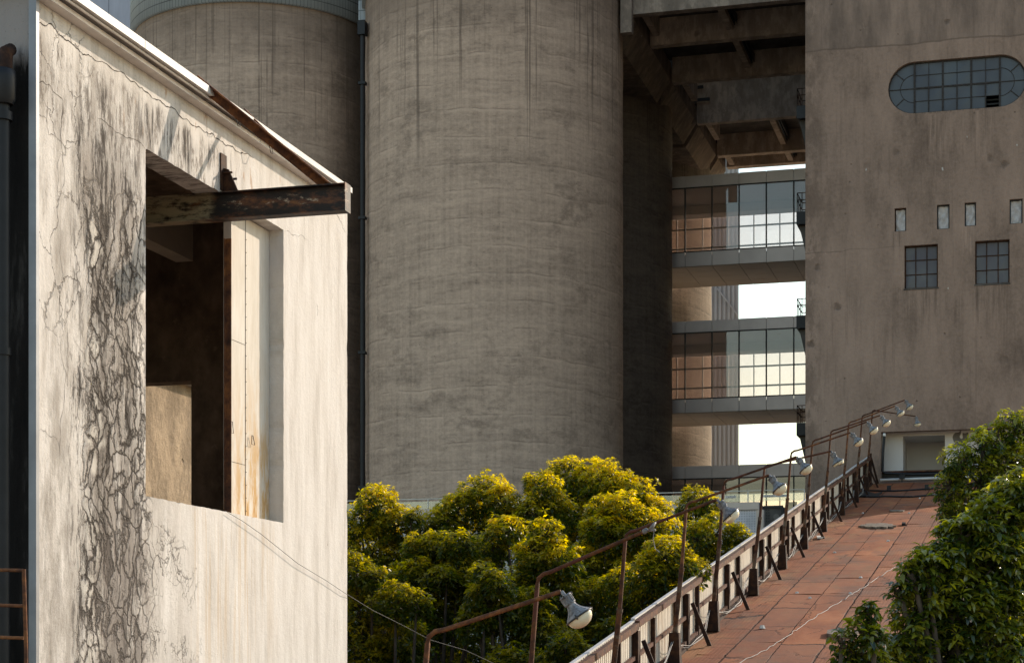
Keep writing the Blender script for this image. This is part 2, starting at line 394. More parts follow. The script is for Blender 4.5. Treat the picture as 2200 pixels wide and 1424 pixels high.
M = {}
M['plaster'] = plaster_mat()
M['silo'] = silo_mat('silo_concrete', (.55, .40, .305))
M['silo_dark'] = silo_mat('shaded_silo_concrete', (.21, .165, .135))  # same concrete, with the shade put into a darker base colour
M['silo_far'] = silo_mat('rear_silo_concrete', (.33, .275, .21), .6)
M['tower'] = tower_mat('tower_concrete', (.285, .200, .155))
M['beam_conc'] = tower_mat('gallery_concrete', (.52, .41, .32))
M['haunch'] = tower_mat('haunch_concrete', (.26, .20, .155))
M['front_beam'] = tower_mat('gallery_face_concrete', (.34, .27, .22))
M['dark_conc'] = simple('dark_concrete', (.075, .068, .062), .9, 0, .5, 1.4)  # plain dark concrete tone
M['black'] = simple('black_painted_steel', (.014, .014, .016), .5, 0, .3, 5)
M['rust'] = rust_mat('rusty_steel', .5)
M['rust_dark'] = rust_mat('dark_rusty_steel', .14)
M['bars'] = simple('dark_window_bars', (.028, .022, .020), .6, 0, .5, 9)
M['rail'] = rust_mat('red_oxide_rail', .34, (.095, .032, .020))
M['pole'] = rust_mat('weathered_pole_paint', .30, (.125, .088, .058))
M['white_metal'] = simple('off_white_metal', (.56, .53, .50), .45, 0, .10, 4)
M['gutter'] = simple('pale_gutter', (.66, .60, .55), .5, 0, .12, 5)
M['cream_panel'] = simple('cream_board', (.70, .64, .55), .75, 0, .12, 2.5)
# ---- more materials
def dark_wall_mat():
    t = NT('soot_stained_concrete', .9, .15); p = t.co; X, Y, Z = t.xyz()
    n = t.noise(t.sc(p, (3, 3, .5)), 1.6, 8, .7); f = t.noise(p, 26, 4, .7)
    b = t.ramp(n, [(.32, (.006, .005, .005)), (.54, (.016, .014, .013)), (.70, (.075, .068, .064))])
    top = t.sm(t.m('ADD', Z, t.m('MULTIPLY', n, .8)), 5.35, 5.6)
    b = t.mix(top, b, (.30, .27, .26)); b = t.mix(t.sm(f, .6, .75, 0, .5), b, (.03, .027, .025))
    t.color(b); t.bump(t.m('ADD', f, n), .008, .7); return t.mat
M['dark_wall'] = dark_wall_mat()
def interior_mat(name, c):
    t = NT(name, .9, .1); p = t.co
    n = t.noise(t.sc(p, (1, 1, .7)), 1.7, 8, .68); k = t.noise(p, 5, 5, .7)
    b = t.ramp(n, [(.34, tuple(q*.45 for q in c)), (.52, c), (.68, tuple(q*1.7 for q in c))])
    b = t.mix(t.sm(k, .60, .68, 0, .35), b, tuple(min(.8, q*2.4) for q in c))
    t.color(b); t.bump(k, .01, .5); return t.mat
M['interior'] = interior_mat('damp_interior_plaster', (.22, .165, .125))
M['ochre_wall'] = tower_mat('ochre_stained_plaster', (.40, .30, .20))
def deck_mat():
    t = NT('red_oxide_sheet_roofing', .85, .2); p = t.co; X, Y, Z = t.xyz()
    a = t.noise(t.sc(p, (1.2, .5, 1)), .8, 6, .6); b_ = t.noise(p, 6, 6, .7); f = t.noise(p, 38, 3, .7)
    base = t.ramp(a, [(.34, (.21, .060, .024)), (.5, (.33, .098, .034)), (.64, (.42, .145, .055))])
    base = t.mix(t.sm(b_, .50, .68, 0, .40), base, (.26, .12, .075))
    base = t.mix(t.sm(f, .52, .70, 0, .28), base, (.48, .225, .105))
    base = t.mix(t.sm(t.noise(t.sc(p, (2.2, .7, 1)), 1.2, 7, .7), .52, .64, 0, .55), base, (.26, .135, .055))
    # sheets: lengthwise seams at fixed X, cross joints staggered per strip
    wob = t.m('MULTIPLY', t.m('SUBTRACT', t.noise(t.vec(0, Y, 0), 1.1, 4, .7), .5), .10)
    xw = t.m('ADD', X, wob); cracks = None
    for xs, wd in ((-4.90, .022), (-4.13, .012), (-3.36, .022)):
        l = t.sm(t.m('ABSOLUTE', t.m('SUBTRACT', xw, xs), None), wd*1.3, wd*.3)
        brk = t.sm(t.noise(t.vec(X, t.m('MULTIPLY', Y, 3), 0), 2.5, 4, .8), .36, .48)
        l = t.m('MULTIPLY', l, brk)
        cracks = l if cracks is None else t.m('ADD', cracks, l, True)
    wy = t.m('MULTIPLY', t.m('SUBTRACT', t.noise(t.vec(X, t.m('MULTIPLY', Y, .3), 0), 1.6, 4, .7), .5), .30)
    row = t.m('FLOOR', t.m('DIVIDE', t.m('SUBTRACT', X, -4.90), .77), None)
    yy = t.m('DIVIDE', t.m('ADD', t.m('ADD', Y, wy), t.m('ADD', t.m('MULTIPLY', row, 1.37), t.m('MULTIPLY', t.m('SINE', t.m('ADD', t.m('MULTIPLY', Y, .9), t.m('MULTIPLY', row, 4.1)), None), .8))), 3.3)
    fr = t.m('FRACT', yy, None)
    cj = t.mul(t.sm(t.m('ABSOLUTE', t.m('SUBTRACT', fr, .5), None), .016, .005), t.sm(t.noise(t.vec(X, Y, 3), .9, 2), .42, .55))
    tone = t.n.new('ShaderNodeTexWhiteNoise'); tone.noise_dimensions = '3D'
    t.L(t.vec(row, t.m('FLOOR', t.m('ADD', yy, .5), None), 0), tone.inputs['Vector'])
    base = t.mix(t.m('MULTIPLY', tone.outputs['Value'], .55), base, (.20, .085, .050))
    # ribbed side strips
    side = t.m('ADD', t.sm(xw, -4.90, -4.94), t.sm(xw, -3.36, -3.32), True)
    rib = t.m('SINE', t.m('MULTIPLY', Y, 52), None); rib2 = t.m('SINE', t.m('MULTIPLY', X, 90), None)
    rr = t.mul(side, t.sm(rib, .1, .9), t.sm(rib2, -.6, .2))
    base = t.mix(t.m('MULTIPLY', rr, .30), base, (.13, .06, .045))
    sag = t.mul(side, t.sm(t.m('ABSOLUTE', t.m('SUBTRACT', t.m('FRACT', t.m('DIVIDE', t.m('ADD', Y, t.m('MULTIPLY', wy, 1.6)), 1.13), None), .5), None), .022, .006), t.sm(t.noise(t.vec(X, Y, 7), 1.3, 2), .46, .56))
    moss = t.mul(t.sm(X, -4.7, -5.3), t.sm(t.noise(p, 2.6, 8, .75), .52, .66))
    base = t.mix(t.m('MULTIPLY', moss, .42), base, (.15, .10, .05))
    och = t.mul(t.sm(X, -4.9, -5.2), t.sm(t.noise(t.sc(p, (1, .4, 1)), 1.0, 5), .5, .62))
    base = t.mix(t.m('MULTIPLY', och, .35), base, (.42, .24, .10))
    stain = t.sm(t.noise(t.sc(p, (1.6, .8, 1)), .55, 8, .72), .49, .62)
    base = t.mix(t.m('MULTIPLY', stain, .55), base, (.15, .082, .055))
    hair = t.mul(t.sm(t.vor(t.vadd(t.sc(p, (1, .5, 1)), t.sc(t.noise(p, 1.5, 5, .7, color=True), (.5, .5, 0))), .55, 'DISTANCE_TO_EDGE'), .012, .003), t.sm(t.noise(p, .5, 2), .5, .58))
    c = t.m('ADD', t.m('ADD', cracks, cj, True), t.m('ADD', sag, t.m('MULTIPLY', hair, .6), True), True)
    base = t.mix(t.m('MULTIPLY', c, .88), base, (.022, .014, .012))
    t.color(base)
    t.bump(t.m('SUBTRACT', t.m('ADD', t.m('MULTIPLY', rr, -.4), t.m('MULTIPLY', b_, .6)), c), .02, .7)
    return t.mat
M['deck'] = deck_mat()
def fence_mat():
    t = NT('cream_corrugated_board', .7, .2); p = t.co; X, Y, Z = t.xyz()
    n = t.noise(t.sc(p, (1, 5, .9)), 1.6, 6, .7); k = t.noise(t.sc(p, (1, 14, .5)), 1.5, 5, .7)
    b = t.ramp(n, [(.34, (.50, .43, .35)), (.55, (.66, .60, .51))])
    b = t.mix(t.sm(k, .55, .70, 0, .5), b, (.34, .26, .19))
    b = t.mix(t.sm(t.noise(t.sc(p, (1, 3, .4)), 2.1, 4), .62, .72, 0, .5), b, (.45, .25, .10))
    t.color(b); return t.mat
M['fence'] = fence_mat()
def board_mat():
    t = NT('rust_streaked_cream_board', .75, .2); p = t.co; X, Y, Z = t.xyz()
    n = t.noise(t.sc(p, (1, 4, .8)), 1.6, 8, .7); r_ = t.noise(t.sc(p, (1, 3, .7)), 2.2, 8, .75)
    b = t.ramp(n, [(.34, (.56, .50, .42)), (.6, (.66, .61, .54))])
    low = t.sm(Z, 3.6, 1.7); right = t.sm(Y, 18.45, 18.7)
    b = t.mix(t.mul(t.sm(r_, .40, .60), t.m('ADD', t.m('MULTIPLY', low, .5), t.m('MULTIPLY', right, t.m('MULTIPLY', low, .6)), True)), b, (.52, .31, .11))
    b = t.mix(t.mul(t.sm(r_, .52, .66), t.sm(Z, 2.1, 1.6), .8), b, (.30, .13, .035))
    t.color(b); t.bump(n, .006, .5); return t.mat
M['board'] = board_mat()
def tile_mat():
    t = NT('pale_blue_tile_cladding', .45, .4); u = t.uv
    n = t.n.new('ShaderNodeTexBrick'); t.L(u, n.inputs['Vector']); n.offset = 0
    for k, v in (('Scale', 1.0), ('Mortar Size', .012), ('Brick Width', .17), ('Row Height', .46), ('Bias', 0)): n.inputs[k].default_value = v
    n.inputs['Color1'].default_value = (.33, .36, .385, 1); n.inputs['Color2'].default_value = (.38, .41, .43, 1); n.inputs['Mortar'].default_value = (.15, .165, .18, 1)
    x, y, z = t.xyz(u)
    fr = t.m('ABSOLUTE', t.m('SUBTRACT', t.m('FRACT', t.m('DIVIDE', y, .46), None), .0), None)
    c = t.mix(t.sm(fr, .10, .04), n.outputs['Color'], (.085, .095, .105))
    t.color(t.mix(t.sm(t.noise(t.co, .5, 5), .4, .7, 0, .3), c, (.25, .26, .27))); return t.mat
M['tile'] = tile_mat()
def pale_sheet_mat():
    t = NT('lilac_grey_facade_sheets', .8, .2); p = t.co; x, y, z = t.xyz()
    b = t.ramp(t.noise(t.sc(p, (1, 1, .3)), .6, 6, .65), [(.35, (.36, .36, .42)), (.65, (.48, .48, .55))])
    jx = t.sm(t.m('ABSOLUTE', t.m('SUBTRACT', t.m('FRACT', t.m('DIVIDE', x, 2.6), None), .5), None), .02, .008)
    jz = t.sm(t.m('ABSOLUTE', t.m('SUBTRACT', t.m('FRACT', t.m('DIVIDE', z, 3.1), None), .5), None), .02, .008)
    t.color(t.mix(t.m('MULTIPLY', t.m('ADD', jx, jz, True), .6), b, (.10, .10, .12))); return t.mat
M['pale_sheet'] = pale_sheet_mat()
M['bridge_panel'] = simple('grey_cladding_panel', (.44, .385, .385), .42, .6, .10, .8)
M['soffit'] = simple('soffit_panel', (.30, .24, .18), .6, 0, .10, .6)
M['ceiling'] = simple('pale_ceiling', (.50, .49, .47), .8, 0, .06, .5)
M['frame_dark'] = simple('dark_mullion', (.022, .022, .024), .4, .3, .2, 4)
M['frame_pale'] = simple('aluminium_mullion', (.42, .41, .40), .4, .5, .1, 4)
M['corr_metal'] = simple('grey_corrugated_metal', (.42, .41, .39), .5, 0, .10, .3)
M['plaster_white'] = simple('white_interior_plaster', (.62, .58, .55), .85, 0, .06, .7)
M['grey_torn'] = simple('grey_torn_patch', (.15, .135, .12), .85, 0, .2, 3)
M['curtain'] = simple('crumpled_white_sheet', (.50, .47, .46), .8, 0, .18, 6)
M['pane_blue'] = None
def pane_mat(name, c, rough=.12, v=.25):
    t = NT(name, rough, .8); n = t.noise(t.sc(t.co, (1, 1, .5)), 1.3, 5, .6); k = t.noise(t.sc(t.co, (9, 9, 1)), 1.0, 4, .7)
    b = t.ramp(n, [(.35, tuple(q*(1-v) for q in c)), (.65, tuple(q*(1+v) for q in c))])
    t.color(t.mix(t.sm(k, .58, .75, 0, .3), b, tuple(q*2.2 for q in c)))
    t.rough(t.sm(n, .3, .7, rough, rough+.25)); return t.mat
M['pane_blue'] = pane_mat('dusty_blue_film_glass', (.022, .028, .042), .35)
M['pane_dark'] = pane_mat('dusty_grey_glass', (.036, .031, .044), .32)
def glass_mat(name, tint, refl=.12, rough=.02):
    t = NT(name); g = t.n.new('ShaderNodeBsdfGlossy'); g.inputs['Roughness'].default_value = rough; g.inputs['Color'].default_value = (1, 1, 1, 1)
    tr = t.n.new('ShaderNodeBsdfTransparent'); tr.inputs[0].default_value = tuple(tint)+(1,)
    df = t.n.new('ShaderNodeBsdfDiffuse'); df.inputs[0].default_value = (.64, .57, .50, 1)
    lw = t.n.new('ShaderNodeFresnel'); lw.inputs[0].default_value = 1.5
    f = t.m('ADD', t.m('MULTIPLY', lw.outputs[0], .7), refl, True)
    mx = t.n.new('ShaderNodeMixShader'); t.L(f, mx.inputs[0]); t.L(tr.outputs[0], mx.inputs[1]); t.L(g.outputs[0], mx.inputs[2])
    m2 = t.n.new('ShaderNodeMixShader'); m2.inputs[0].default_value = .10; t.L(mx.outputs[0], m2.inputs[1]); t.L(df.outputs[0], m2.inputs[2])
    t.L(m2.outputs[0], t.out.inputs[0]); return t.mat
M['glass'] = glass_mat('bridge_glazing', (1.0, .95, .935), .03)
M['glass_clear'] = glass_mat('railing_glass', (.82, .86, .86), .06)
M['lamp_paint'] = simple('chalky_grey_lamp_paint', (.20, .195, .20), .55, 0, .60, 22)
M['lamp_rim'] = simple('dark_lamp_rim', (.05, .045, .042), .5, .2, .4, 20)
def lampglass():
    t = NT('ribbed_cream_lamp_glass', .22, .5)
    t.color((.78, .70, .52)); t.b.inputs['Transmission Weight'].default_value = .0
    t.b.inputs['Subsurface Weight'].default_value = .25; t.b.inputs['Subsurface Radius'].default_value = (.05, .04, .03)
    return t.mat
M['lamp_glass'] = lampglass()
def perforated():
    t = NT('perforated_metal_sheet', .45, .4); X, Y, Z = t.xyz()
    a = t.m('SINE', t.m('MULTIPLY', t.m('ADD', X, Z), 34), None); b = t.m('SINE', t.m('MULTIPLY', t.m('SUBTRACT', X, Z), 34), None)
    d = t.sm(t.m('MULTIPLY', a, b), .25, .55)
    base = t.mix(t.m('MULTIPLY', d, .55), (.58, .55, .58), (.18, .17, .18))
    t.color(t.mix(t.sm(t.noise(t.co, .9, 6, .7), .48, .68, 0, .5), base, (.24, .25, .26))); return t.mat
M['perf'] = perforated()
M['coping'] = simple('cream_coping', (.60, .49, .41), .7, 0, .08, 2)
M['cable_white'] = simple('pale_cable', (.36, .34, .31), .6, 0, .1, 5)
M['cable_grey'] = simple('grey_cable', (.12, .11, .10), .6, 0, .1, 5)
M['cable_dark'] = simple('dark_wire', (.05, .045, .04), .6, 0, .1, 5)
M['band'] = simple('beige_safety_band', (.42, .38, .33), .7, 0, .05, 1)
M['wood_old'] = simple('splintered_grey_board', (.19, .145, .105), .85, 0, .6, 14)
M['white_bits'] = simple('white_rubble', (.66, .62, .56), .8, 0, .2, 9)
M['ground'] = simple('ground_soil', (.33, .27, .20), .95, 0, .3, .4)
M['asphalt'] = simple('yard_asphalt', (.055, .052, .05), .9, 0, .3, .6)
M['crack'] = simple('dark_crack', (.055, .042, .034), .95, 0, .3, 9)
M['steel_strip'] = simple('grey_corner_strip', (.24, .25, .275), .45, .2, .18, 3)
M['room_cream'] = simple('painted_sunlit_cream', (.72, .66, .50), .8, 0, .05, .5)

# ================================================================== ground
g = MB(); g.add([(-900,-300,GZ),(900,-300,GZ),(900,1500,GZ),(-900,1500,GZ)], [(0,1,2,3)])
tag(g.build('ground', M['ground']), None, None, kind='structure')
g = MB(); g.add([(-38,26,GZ+.004),(-6.6,26,GZ+.004),(-6.6,66,GZ+.004),(-38,66,GZ+.004)], [(0,1,2,3)])
tag(g.build('road', M['asphalt']), None, None, kind='structure')

# ================================================================== near plastered building on the left
XW = -8.0; Y0, Y1 = 14.02, 21.47; WZ = 5.74
bl = thing('plaster_building', 'sunlit cream plaster building with crazed black stains and a big open window', 'building', (XW, Y0, GZ))
def wyz(px, py, X=XW):
    p = onX(px, py, X); return (p.y, p.z)
win = [wyz(311, 1066), wyz(607, 1121), wyz(609, 492), wyz(313, 322)]
win[0] = (win[3][0], win[0][1]); win[1] = (win[2][0], win[1][1]); zt = (win[2][1]+win[3][1])/2; zb = (win[0][1]+win[1][1])/2
WY0, WY1, WZ0, WZ1 = win[0][0], win[1][0], zb, zt
mb = MB(); TH = .28
def ragged(P, step=.07, amp=.004, seed=1):
    r = random.Random(seed); out = []
    for i, a in enumerate(P):
        b = P[(i+1) % len(P)]; L = math.hypot(b[0]-a[0], b[1]-a[1]); n = max(1, int(L/step))
        for k in range(n):
            t_ = k/n; j = amp*(3.2 if r.random() < .06 else 1) if k else 0
            nx, ny = -(b[1]-a[1])/L, (b[0]-a[0])/L; o = r.uniform(-1, .35)*j
            out.append((a[0]+(b[0]-a[0])*t_+nx*o, a[1]+(b[1]-a[1])*t_+ny*o))
    return out
edge = [(Y0,GZ),(Y1,GZ)]+[(Y1+random.Random(k).uniform(-.012,.001)*(2.2 if k % 9 == 0 else .6), -6+k*.11) for k in range(1, 105) if -6+k*.11 < WZ-.3]+[(Y1,WZ),(Y0,WZ)]
wall_holes(mb, edge, [ragged([(WY0,WZ0),(WY1,WZ0),(WY1,WZ1),(WY0,WZ1)])], lambda u, v, d: (XW-d, u, v), TH)
# the named long cracks, cut as thin open fissures that stand 2 mm proud of the plaster
rnd = random.Random(5)
def crack(pts, w0=.007, seed=0, X=XW, jit=.012):
    r = random.Random(seed); q = [Vector((wyz(*p, X))) for p in pts]
    for it in range(3):
        n = []
        for a, b in zip(q[:-1], q[1:]):
            m = (a+b)/2; d = b-a; n += [a, m+Vector((-d.y, d.x))*r.uniform(-.13, .13)+Vector((r.uniform(-1,1), r.uniform(-1,1)))*jit*.15]
        q = n+[q[-1]]
    vs = []; fs = []; N = len(q)
    for i, p in enumerate(q):
        d = (q[min(i+1,N-1)]-q[max(i-1,0)]).normalized(); nn = Vector((-d.y, d.x)); ww = w0*(.35+.9*r.random())*(1 if 1 < i < N-2 else .4)/2
        for sgn in (-1, 1): vs.append((X+.002, (p+nn*ww*sgn).x, (p+nn*ww*sgn).y))
    for i in range(N-1): fs.append((2*i, 2*i+1, 2*i+3, 2*i+2))
    mb.add(vs, fs, 1)
crack([(78,47),(110,52),(135,80),(165,105),(190,118),(203,130),(245,152),(280,175),(313,198),(340,215),(372,233),(405,260),(440,285),(470,300),(500,315),(520,328),(545,340)], .010, 1)
crack([(78,180),(105,182),(128,208),(135,216),(134,245),(131,300),(130,420)], .006, 2)
crack([(128,84),(122,105),(130,135),(136,155)], .004, 3)
crack([(78,240),(100,255),(105,290),(125,300),(131,304)], .005, 4)
crack([(205,130),(196,160),(180,165)], .003, 5)
crack([(210,255),(235,272),(262,290),(290,300),(311,320)], .006, 6)
crack([(131,300),(140,317),(152,315)], .004, 7)
crack([(131,304),(130,520),(129,700),(130,900),(128,1000)], .004, 8, jit=.002)
crack([(611,497),(640,508),(660,515)], .004, 9)
crack([(722,460),(732,476),(742,500)], .006, 10)
crack([(310,1100),(340,1135),(352,1180),(348,1200)], .004, 11)
crack([(300,1150),(320,1170),(330,1205),(327,1250),(332,1300),(318,1350),(322,1420)], .007, 12)
crack([(360,1240),(378,1258),(392,1250)], .004, 13); crack([(372,1200),(374,1235),(370,1262)], .003, 14)
crack([(78,930),(95,925),(120,940),(128,965)], .003, 15); crack([(155,720),(180,760),(190,800)], .003, 16)
crack([(680,650),(683,668),(681,680)], .006, 17); crack([(716,630),(714,642)], .004, 18)
mb.build('side_wall', [M['plaster'], M['crack']], bl)
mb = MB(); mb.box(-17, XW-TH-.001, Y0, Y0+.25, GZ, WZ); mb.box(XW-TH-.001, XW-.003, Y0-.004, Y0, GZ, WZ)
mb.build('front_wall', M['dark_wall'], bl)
# far wall of the room with an opening on to the yard, inner walls, ceiling
mb = MB(); ZO = onY(395, 819, 21.2).z; XO = onY(411, 900, 21.2).x
wall_holes(mb, [(-14,GZ),(XW-TH-.002,GZ),(XW-TH-.002,WZ-.02),(-14,WZ-.02)], [[(-13.2,0.2),(XO,0.2),(XO,ZO),(-13.2,ZO)]], lambda u, v, d: (u, 21.2+d, v), .26)
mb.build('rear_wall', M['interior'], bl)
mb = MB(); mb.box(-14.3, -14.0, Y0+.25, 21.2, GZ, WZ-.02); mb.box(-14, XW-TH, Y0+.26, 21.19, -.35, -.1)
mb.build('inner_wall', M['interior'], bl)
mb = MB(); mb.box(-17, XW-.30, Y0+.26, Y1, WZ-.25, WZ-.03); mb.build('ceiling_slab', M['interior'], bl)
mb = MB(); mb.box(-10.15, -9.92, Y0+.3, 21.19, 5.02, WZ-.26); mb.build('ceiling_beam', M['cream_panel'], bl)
# recessed cream board filling the far end of the opening
yb0 = onX(497, 800, -8.17).y; ysm = onX(527, 800, -8.17).y
mb = MB(); mb.box(-8.26, -8.17, yb0, WY1-.002, WZ0-.0, WZ1-.01)
mb.box(-8.1695, -8.1665, ysm-.004, ysm+.004, WZ0+.01, WZ1-.02, 1)
for zz in (3.5, 2.2): mb.box(-8.1695, -8.1675, yb0+.01, ysm, zz, zz+.004, 1)
for k in range(22): mb.box(-8.1685, -8.164, ysm+.014, ysm+.02, WZ0+.08+k*.14, WZ0+.088+k*.14, 1)
mb.build('recessed_board', [M['board'], M['crack']], bl)
mb = MB()
for (a, b) in (((541,935),(545,955)), ((497,905),(499,930))):
    p = onX(*a, -8.14); q = onX(*b, -8.14)
    mb = MB(); mb.tube([p, (p.x, p.y, q.z), (q.x, q.y+.03, q.z), (p.x, p.y+.03, p.z), p], .004, 6); mb.build('hook', M['rust_dark'], bl)
# rusty post and the cantilever beam it carries, with gusset and stay
yp = onX(489, 800, -8.08).y
mb = MB(); mb.box(-8.10, -8.035, yp-.012, yp, WZ0+.002, 4.5); mb.box(-8.11, -8.10, yp-.03, yp+.01, WZ0+.002, 4.5)
mb.build('window_post', M['rust'], bl)
beam = thing('steel_beam', 'rusty steel beam jutting out of the open window', 'steel beam', (XW, 17.8, 4.6))
BY = 17.8; bt = onY(745, 396, BY); bb = onY(745, 455, BY); ZT, ZBm = bt.z, bb.z; XT = bt.x
def beam_mat():
    t = NT('scorched_rusty_beam', .6, .4); p = t.co; X, Y, Z = t.xyz()
    n = t.noise(t.sc(p, (1, 1, 2.2)), 3.2, 8, .7); k = t.noise(t.sc(p, (1.2, 1, 4)), 3.4, 7, .75)
    c = t.ramp(n, [(.36, (.008, .007, .007)), (.50, (.020, .012, .009)), (.60, (.11, .042, .018)), (.74, (.26, .11, .03))])
    zc = t.m('ABSOLUTE', t.m('SUBTRACT', Z, (ZT+ZBm)/2+.02), None)
    c = t.mix(t.mul(t.sm(k, .54, .62), t.sm(zc, .09, .03)), c, (.42, .33, .24))
    c = t.mix(t.mul(t.sm(X, -8.05, -8.17), t.sm(k, .38, .55)), c, (.30, .24, .15))
    t.color(c); t.bump(n, .004, .7); return t.mat
M['beam'] = beam_mat()
mb = MB(); fl = .012; x0b = -9.95
mb.box(x0b, XT, BY-.006, BY+.006, ZBm+fl, ZT-fl); mb.box(x0b, XT, BY-.075, BY+.075, ZT-fl, ZT); mb.box(x0b, XT, BY-.075, BY+.075, ZBm, ZBm+fl)
mb.box(XT, XT+.012, BY-.078, BY+.078, ZBm-.004, ZT+.004); mb.build('beam_section', M['beam'], beam)
mb = MB(); g0 = onX(478, 410, -7.98); gy = BY
mb.add([(-7.998, gy-.01, ZT), (-7.82, gy-.01, ZT), (-7.93, gy-.01, ZT+.24), (-7.998, gy-.01, ZT+.26), (-7.998, gy+.01, ZT), (-7.82, gy+.01, ZT), (-7.93, gy+.01, ZT+.24), (-7.998, gy+.01, ZT+.26)],
       [(0,1,2,3),(7,6,5,4),(0,4,5,1),(1,5,6,2),(2,6,7,3),(3,7,4,0)])
mb.box(-7.998, -7.985, gy-.07, gy+.07, ZT+.02, ZT+.40); mb.tube([(-7.98, gy-.03, ZT+.2), (-7.88, gy-.03, ZT+.2)], .012, 6); mb.tube([(-7.98, gy+.04, ZT+.15), (-7.86, gy+.04, ZT+.15)], .012, 6)
mb.build('gusset_plate', M['rust_dark'], beam)
s0 = onY(706, 392, BY); s1 = onX(424, 163, -7.9)
mb = MB(); mb.bar(s0, s1, .015, .13, 0, (0,1,0)); mb.bar(Vector(s0)+Vector((0,.05,-.055)), Vector(s1)+Vector((0,.05,-.055)), .10, .012, 0, (0,1,0))
mb.build('diagonal_stay', M['rust'], beam)
s2 = onX(527, 236, -7.9); mb = MB(); mb.bar(Vector(s0)+Vector((-.25,.25,.1)), Vector(s2), .012, .07, 0, (0,1,0)); mb.build('short_stay', M['rust'], beam)
# eaves: cap, pipe, dark backing, lower fascia
mb = MB(); ys = [Y0-.1, 15.6, 17.08]
for a, b in zip(ys[:-1], ys[1:]): mb.box(-8.6, -7.78, a+.006, b-.006, 5.67, 5.745)
mb.box(-8.6, -7.78, 17.10, 21.05, 5.68, 5.742); mb.build('roof_cap', M['white_metal'], bl)
mb = MB(); mb.box(-7.999, -7.985, Y0-.03, 21.2, 5.60, 5.669); mb.build('eaves_recess', M['black'], bl)
mb = MB(); mb.tube([(-7.83, Y0, 5.652), (-7.83, 21.0, 5.652)], .012, 8)
for y in (15.05, 16.1, 17.2, 18.5, 19.8): mb.box(-7.99, -7.82, y, y+.02, 5.660, 5.669)
mb.build('conduit', M['gutter'], bl)
mb = MB(); yy = Y0-.05
for L in (1.35, 1.5, 1.7, 1.6, 1.12): mb.box(-7.996, -7.885, yy+.004, yy+L-.004, 5.598, 5.640); yy += L
mb.build('fascia_strip', M['gutter'], bl)
for k, (px, py) in enumerate(((500, 240), (572, 300))):
    p = onX(px, py, -7.84); mb = MB()
    mb.tube([p+Vector((0,0,.05)), p+Vector((.02,.0,-.02)), p+Vector((.03,.06,-.13)), p+Vector((.02,.14,-.12)), p+Vector((-.02,.19,0)), p+Vector((-.02,.15,.06))], .005, 6); mb.build('hanging_wire', M['cable_dark'], bl)
mb = MB(); mb.box(-8.0+.001, -7.975, Y0-.03, Y0+.02, GZ, 5.6); mb.box(-8.045, -7.999, Y0-.03, Y0-.006, GZ, 5.6); mb.build('corner_strip', M['steel_strip'], bl)
# black downpipe with its open hopper, and the rusty railing
dp = thing('drainpipe', 'thick black drainpipe with rusty hooded top on the dark wall at far left', 'drainpipe', (-8.33, 13.86, GZ))
pc = onY(12, 700, 13.86)
mb = MB(); mb.tube([(pc.x-.03, 13.86, GZ), (pc.x-.03, 13.86, 4.35), (pc.x-.03, 13.86, 4.9)], .062, 14)
mb.tube([(pc.x-.03, 13.86, 4.55), (pc.x-.03, 13.86, 4.62)], .085, 14); mb.tube([(pc.x-.03, 13.86, 2.6), (pc.x-.03, 13.86, 2.66)], .075, 14); mb.build('pipe', M['black'], dp)
mb = MB(); mb.lathe([(.075, 4.68), (.098, 4.72), (.10, 4.9), (.095, 4.96), (.06, 4.98)], Matrix.Translation((pc.x-.01, 13.85, 0)), 16); mb.build('hopper', M['black'], dp)
mb = MB(); mb.tube([(pc.x, 13.85, 4.9), (pc.x, 13.85, 5.02), (pc.x+.0, 13.87, 5.12), (pc.x+.0, 13.95, 5.17)], [.062, .064, .06, .05], 12); mb.build('hood', M['rust_dark'], dp)
rl = thing('rusty_railing', 'rusty pipe railing with three rungs at the lower left corner', 'railing', (-8.1, 13.3, GZ))
a = onY(51, 1222, 13.3); 
mb = MB(); pb = onY(56, 1400, 13.3)
mb.tube([(a.x, 13.3, a.z), (pb.x, 13.3, pb.z), (pb.x+.01, 13.3, -1.6)], .016, 8); mb.build('post', M['rust'], rl)
for py in (1222, 1298, 1367):
    q = onY(50, py+3, 13.3); mb = MB(); mb.tube([(q.x, 13.3, q.z), (q.x-1.6, 13.3, q.z+.05)], .014, 8); mb.build('rung', M['rust'], rl)
# stray cable hung from the sill, falling across the yard
cb = MB(); cp = [onX(489,1100,-7.97), onX(520,1118,-7.96), onX(560,1146,-7.96), onX(640,1210,-7.96), onX(700,1246,-7.96), onX(742,1274,-7.96)]
p2 = [onY(800,1310,22.5), onY(870,1345,23), onY(925,1374,23.4), onY(1000,1396,24), onY(1060,1424,24.5), onY(1130,1462,25)]
cb.tube(cp+p2, .0032, 6); tag(cb.build('loose_cable', M['cable_grey']), 'thin cable drooping from the window sill towards the trees', 'cable')
# a second low building seen through the room
b2 = thing('ochre_building', 'ochre plaster building seen through the open window', 'building', (-12.6, 23, GZ))
mb = MB(); zt2 = onX(395, 826, -12.6).z; mb.box(-20, -12.6, 22.9, 30.6, GZ, zt2); mb.build('wall', M['ochre_wall'], b2)
mb = MB(); mb.box(-20.1, -12.42, 22.8, 30.7, zt2+.001, zt2+.12); mb.build('roof_edge', M['white_metal'], b2)
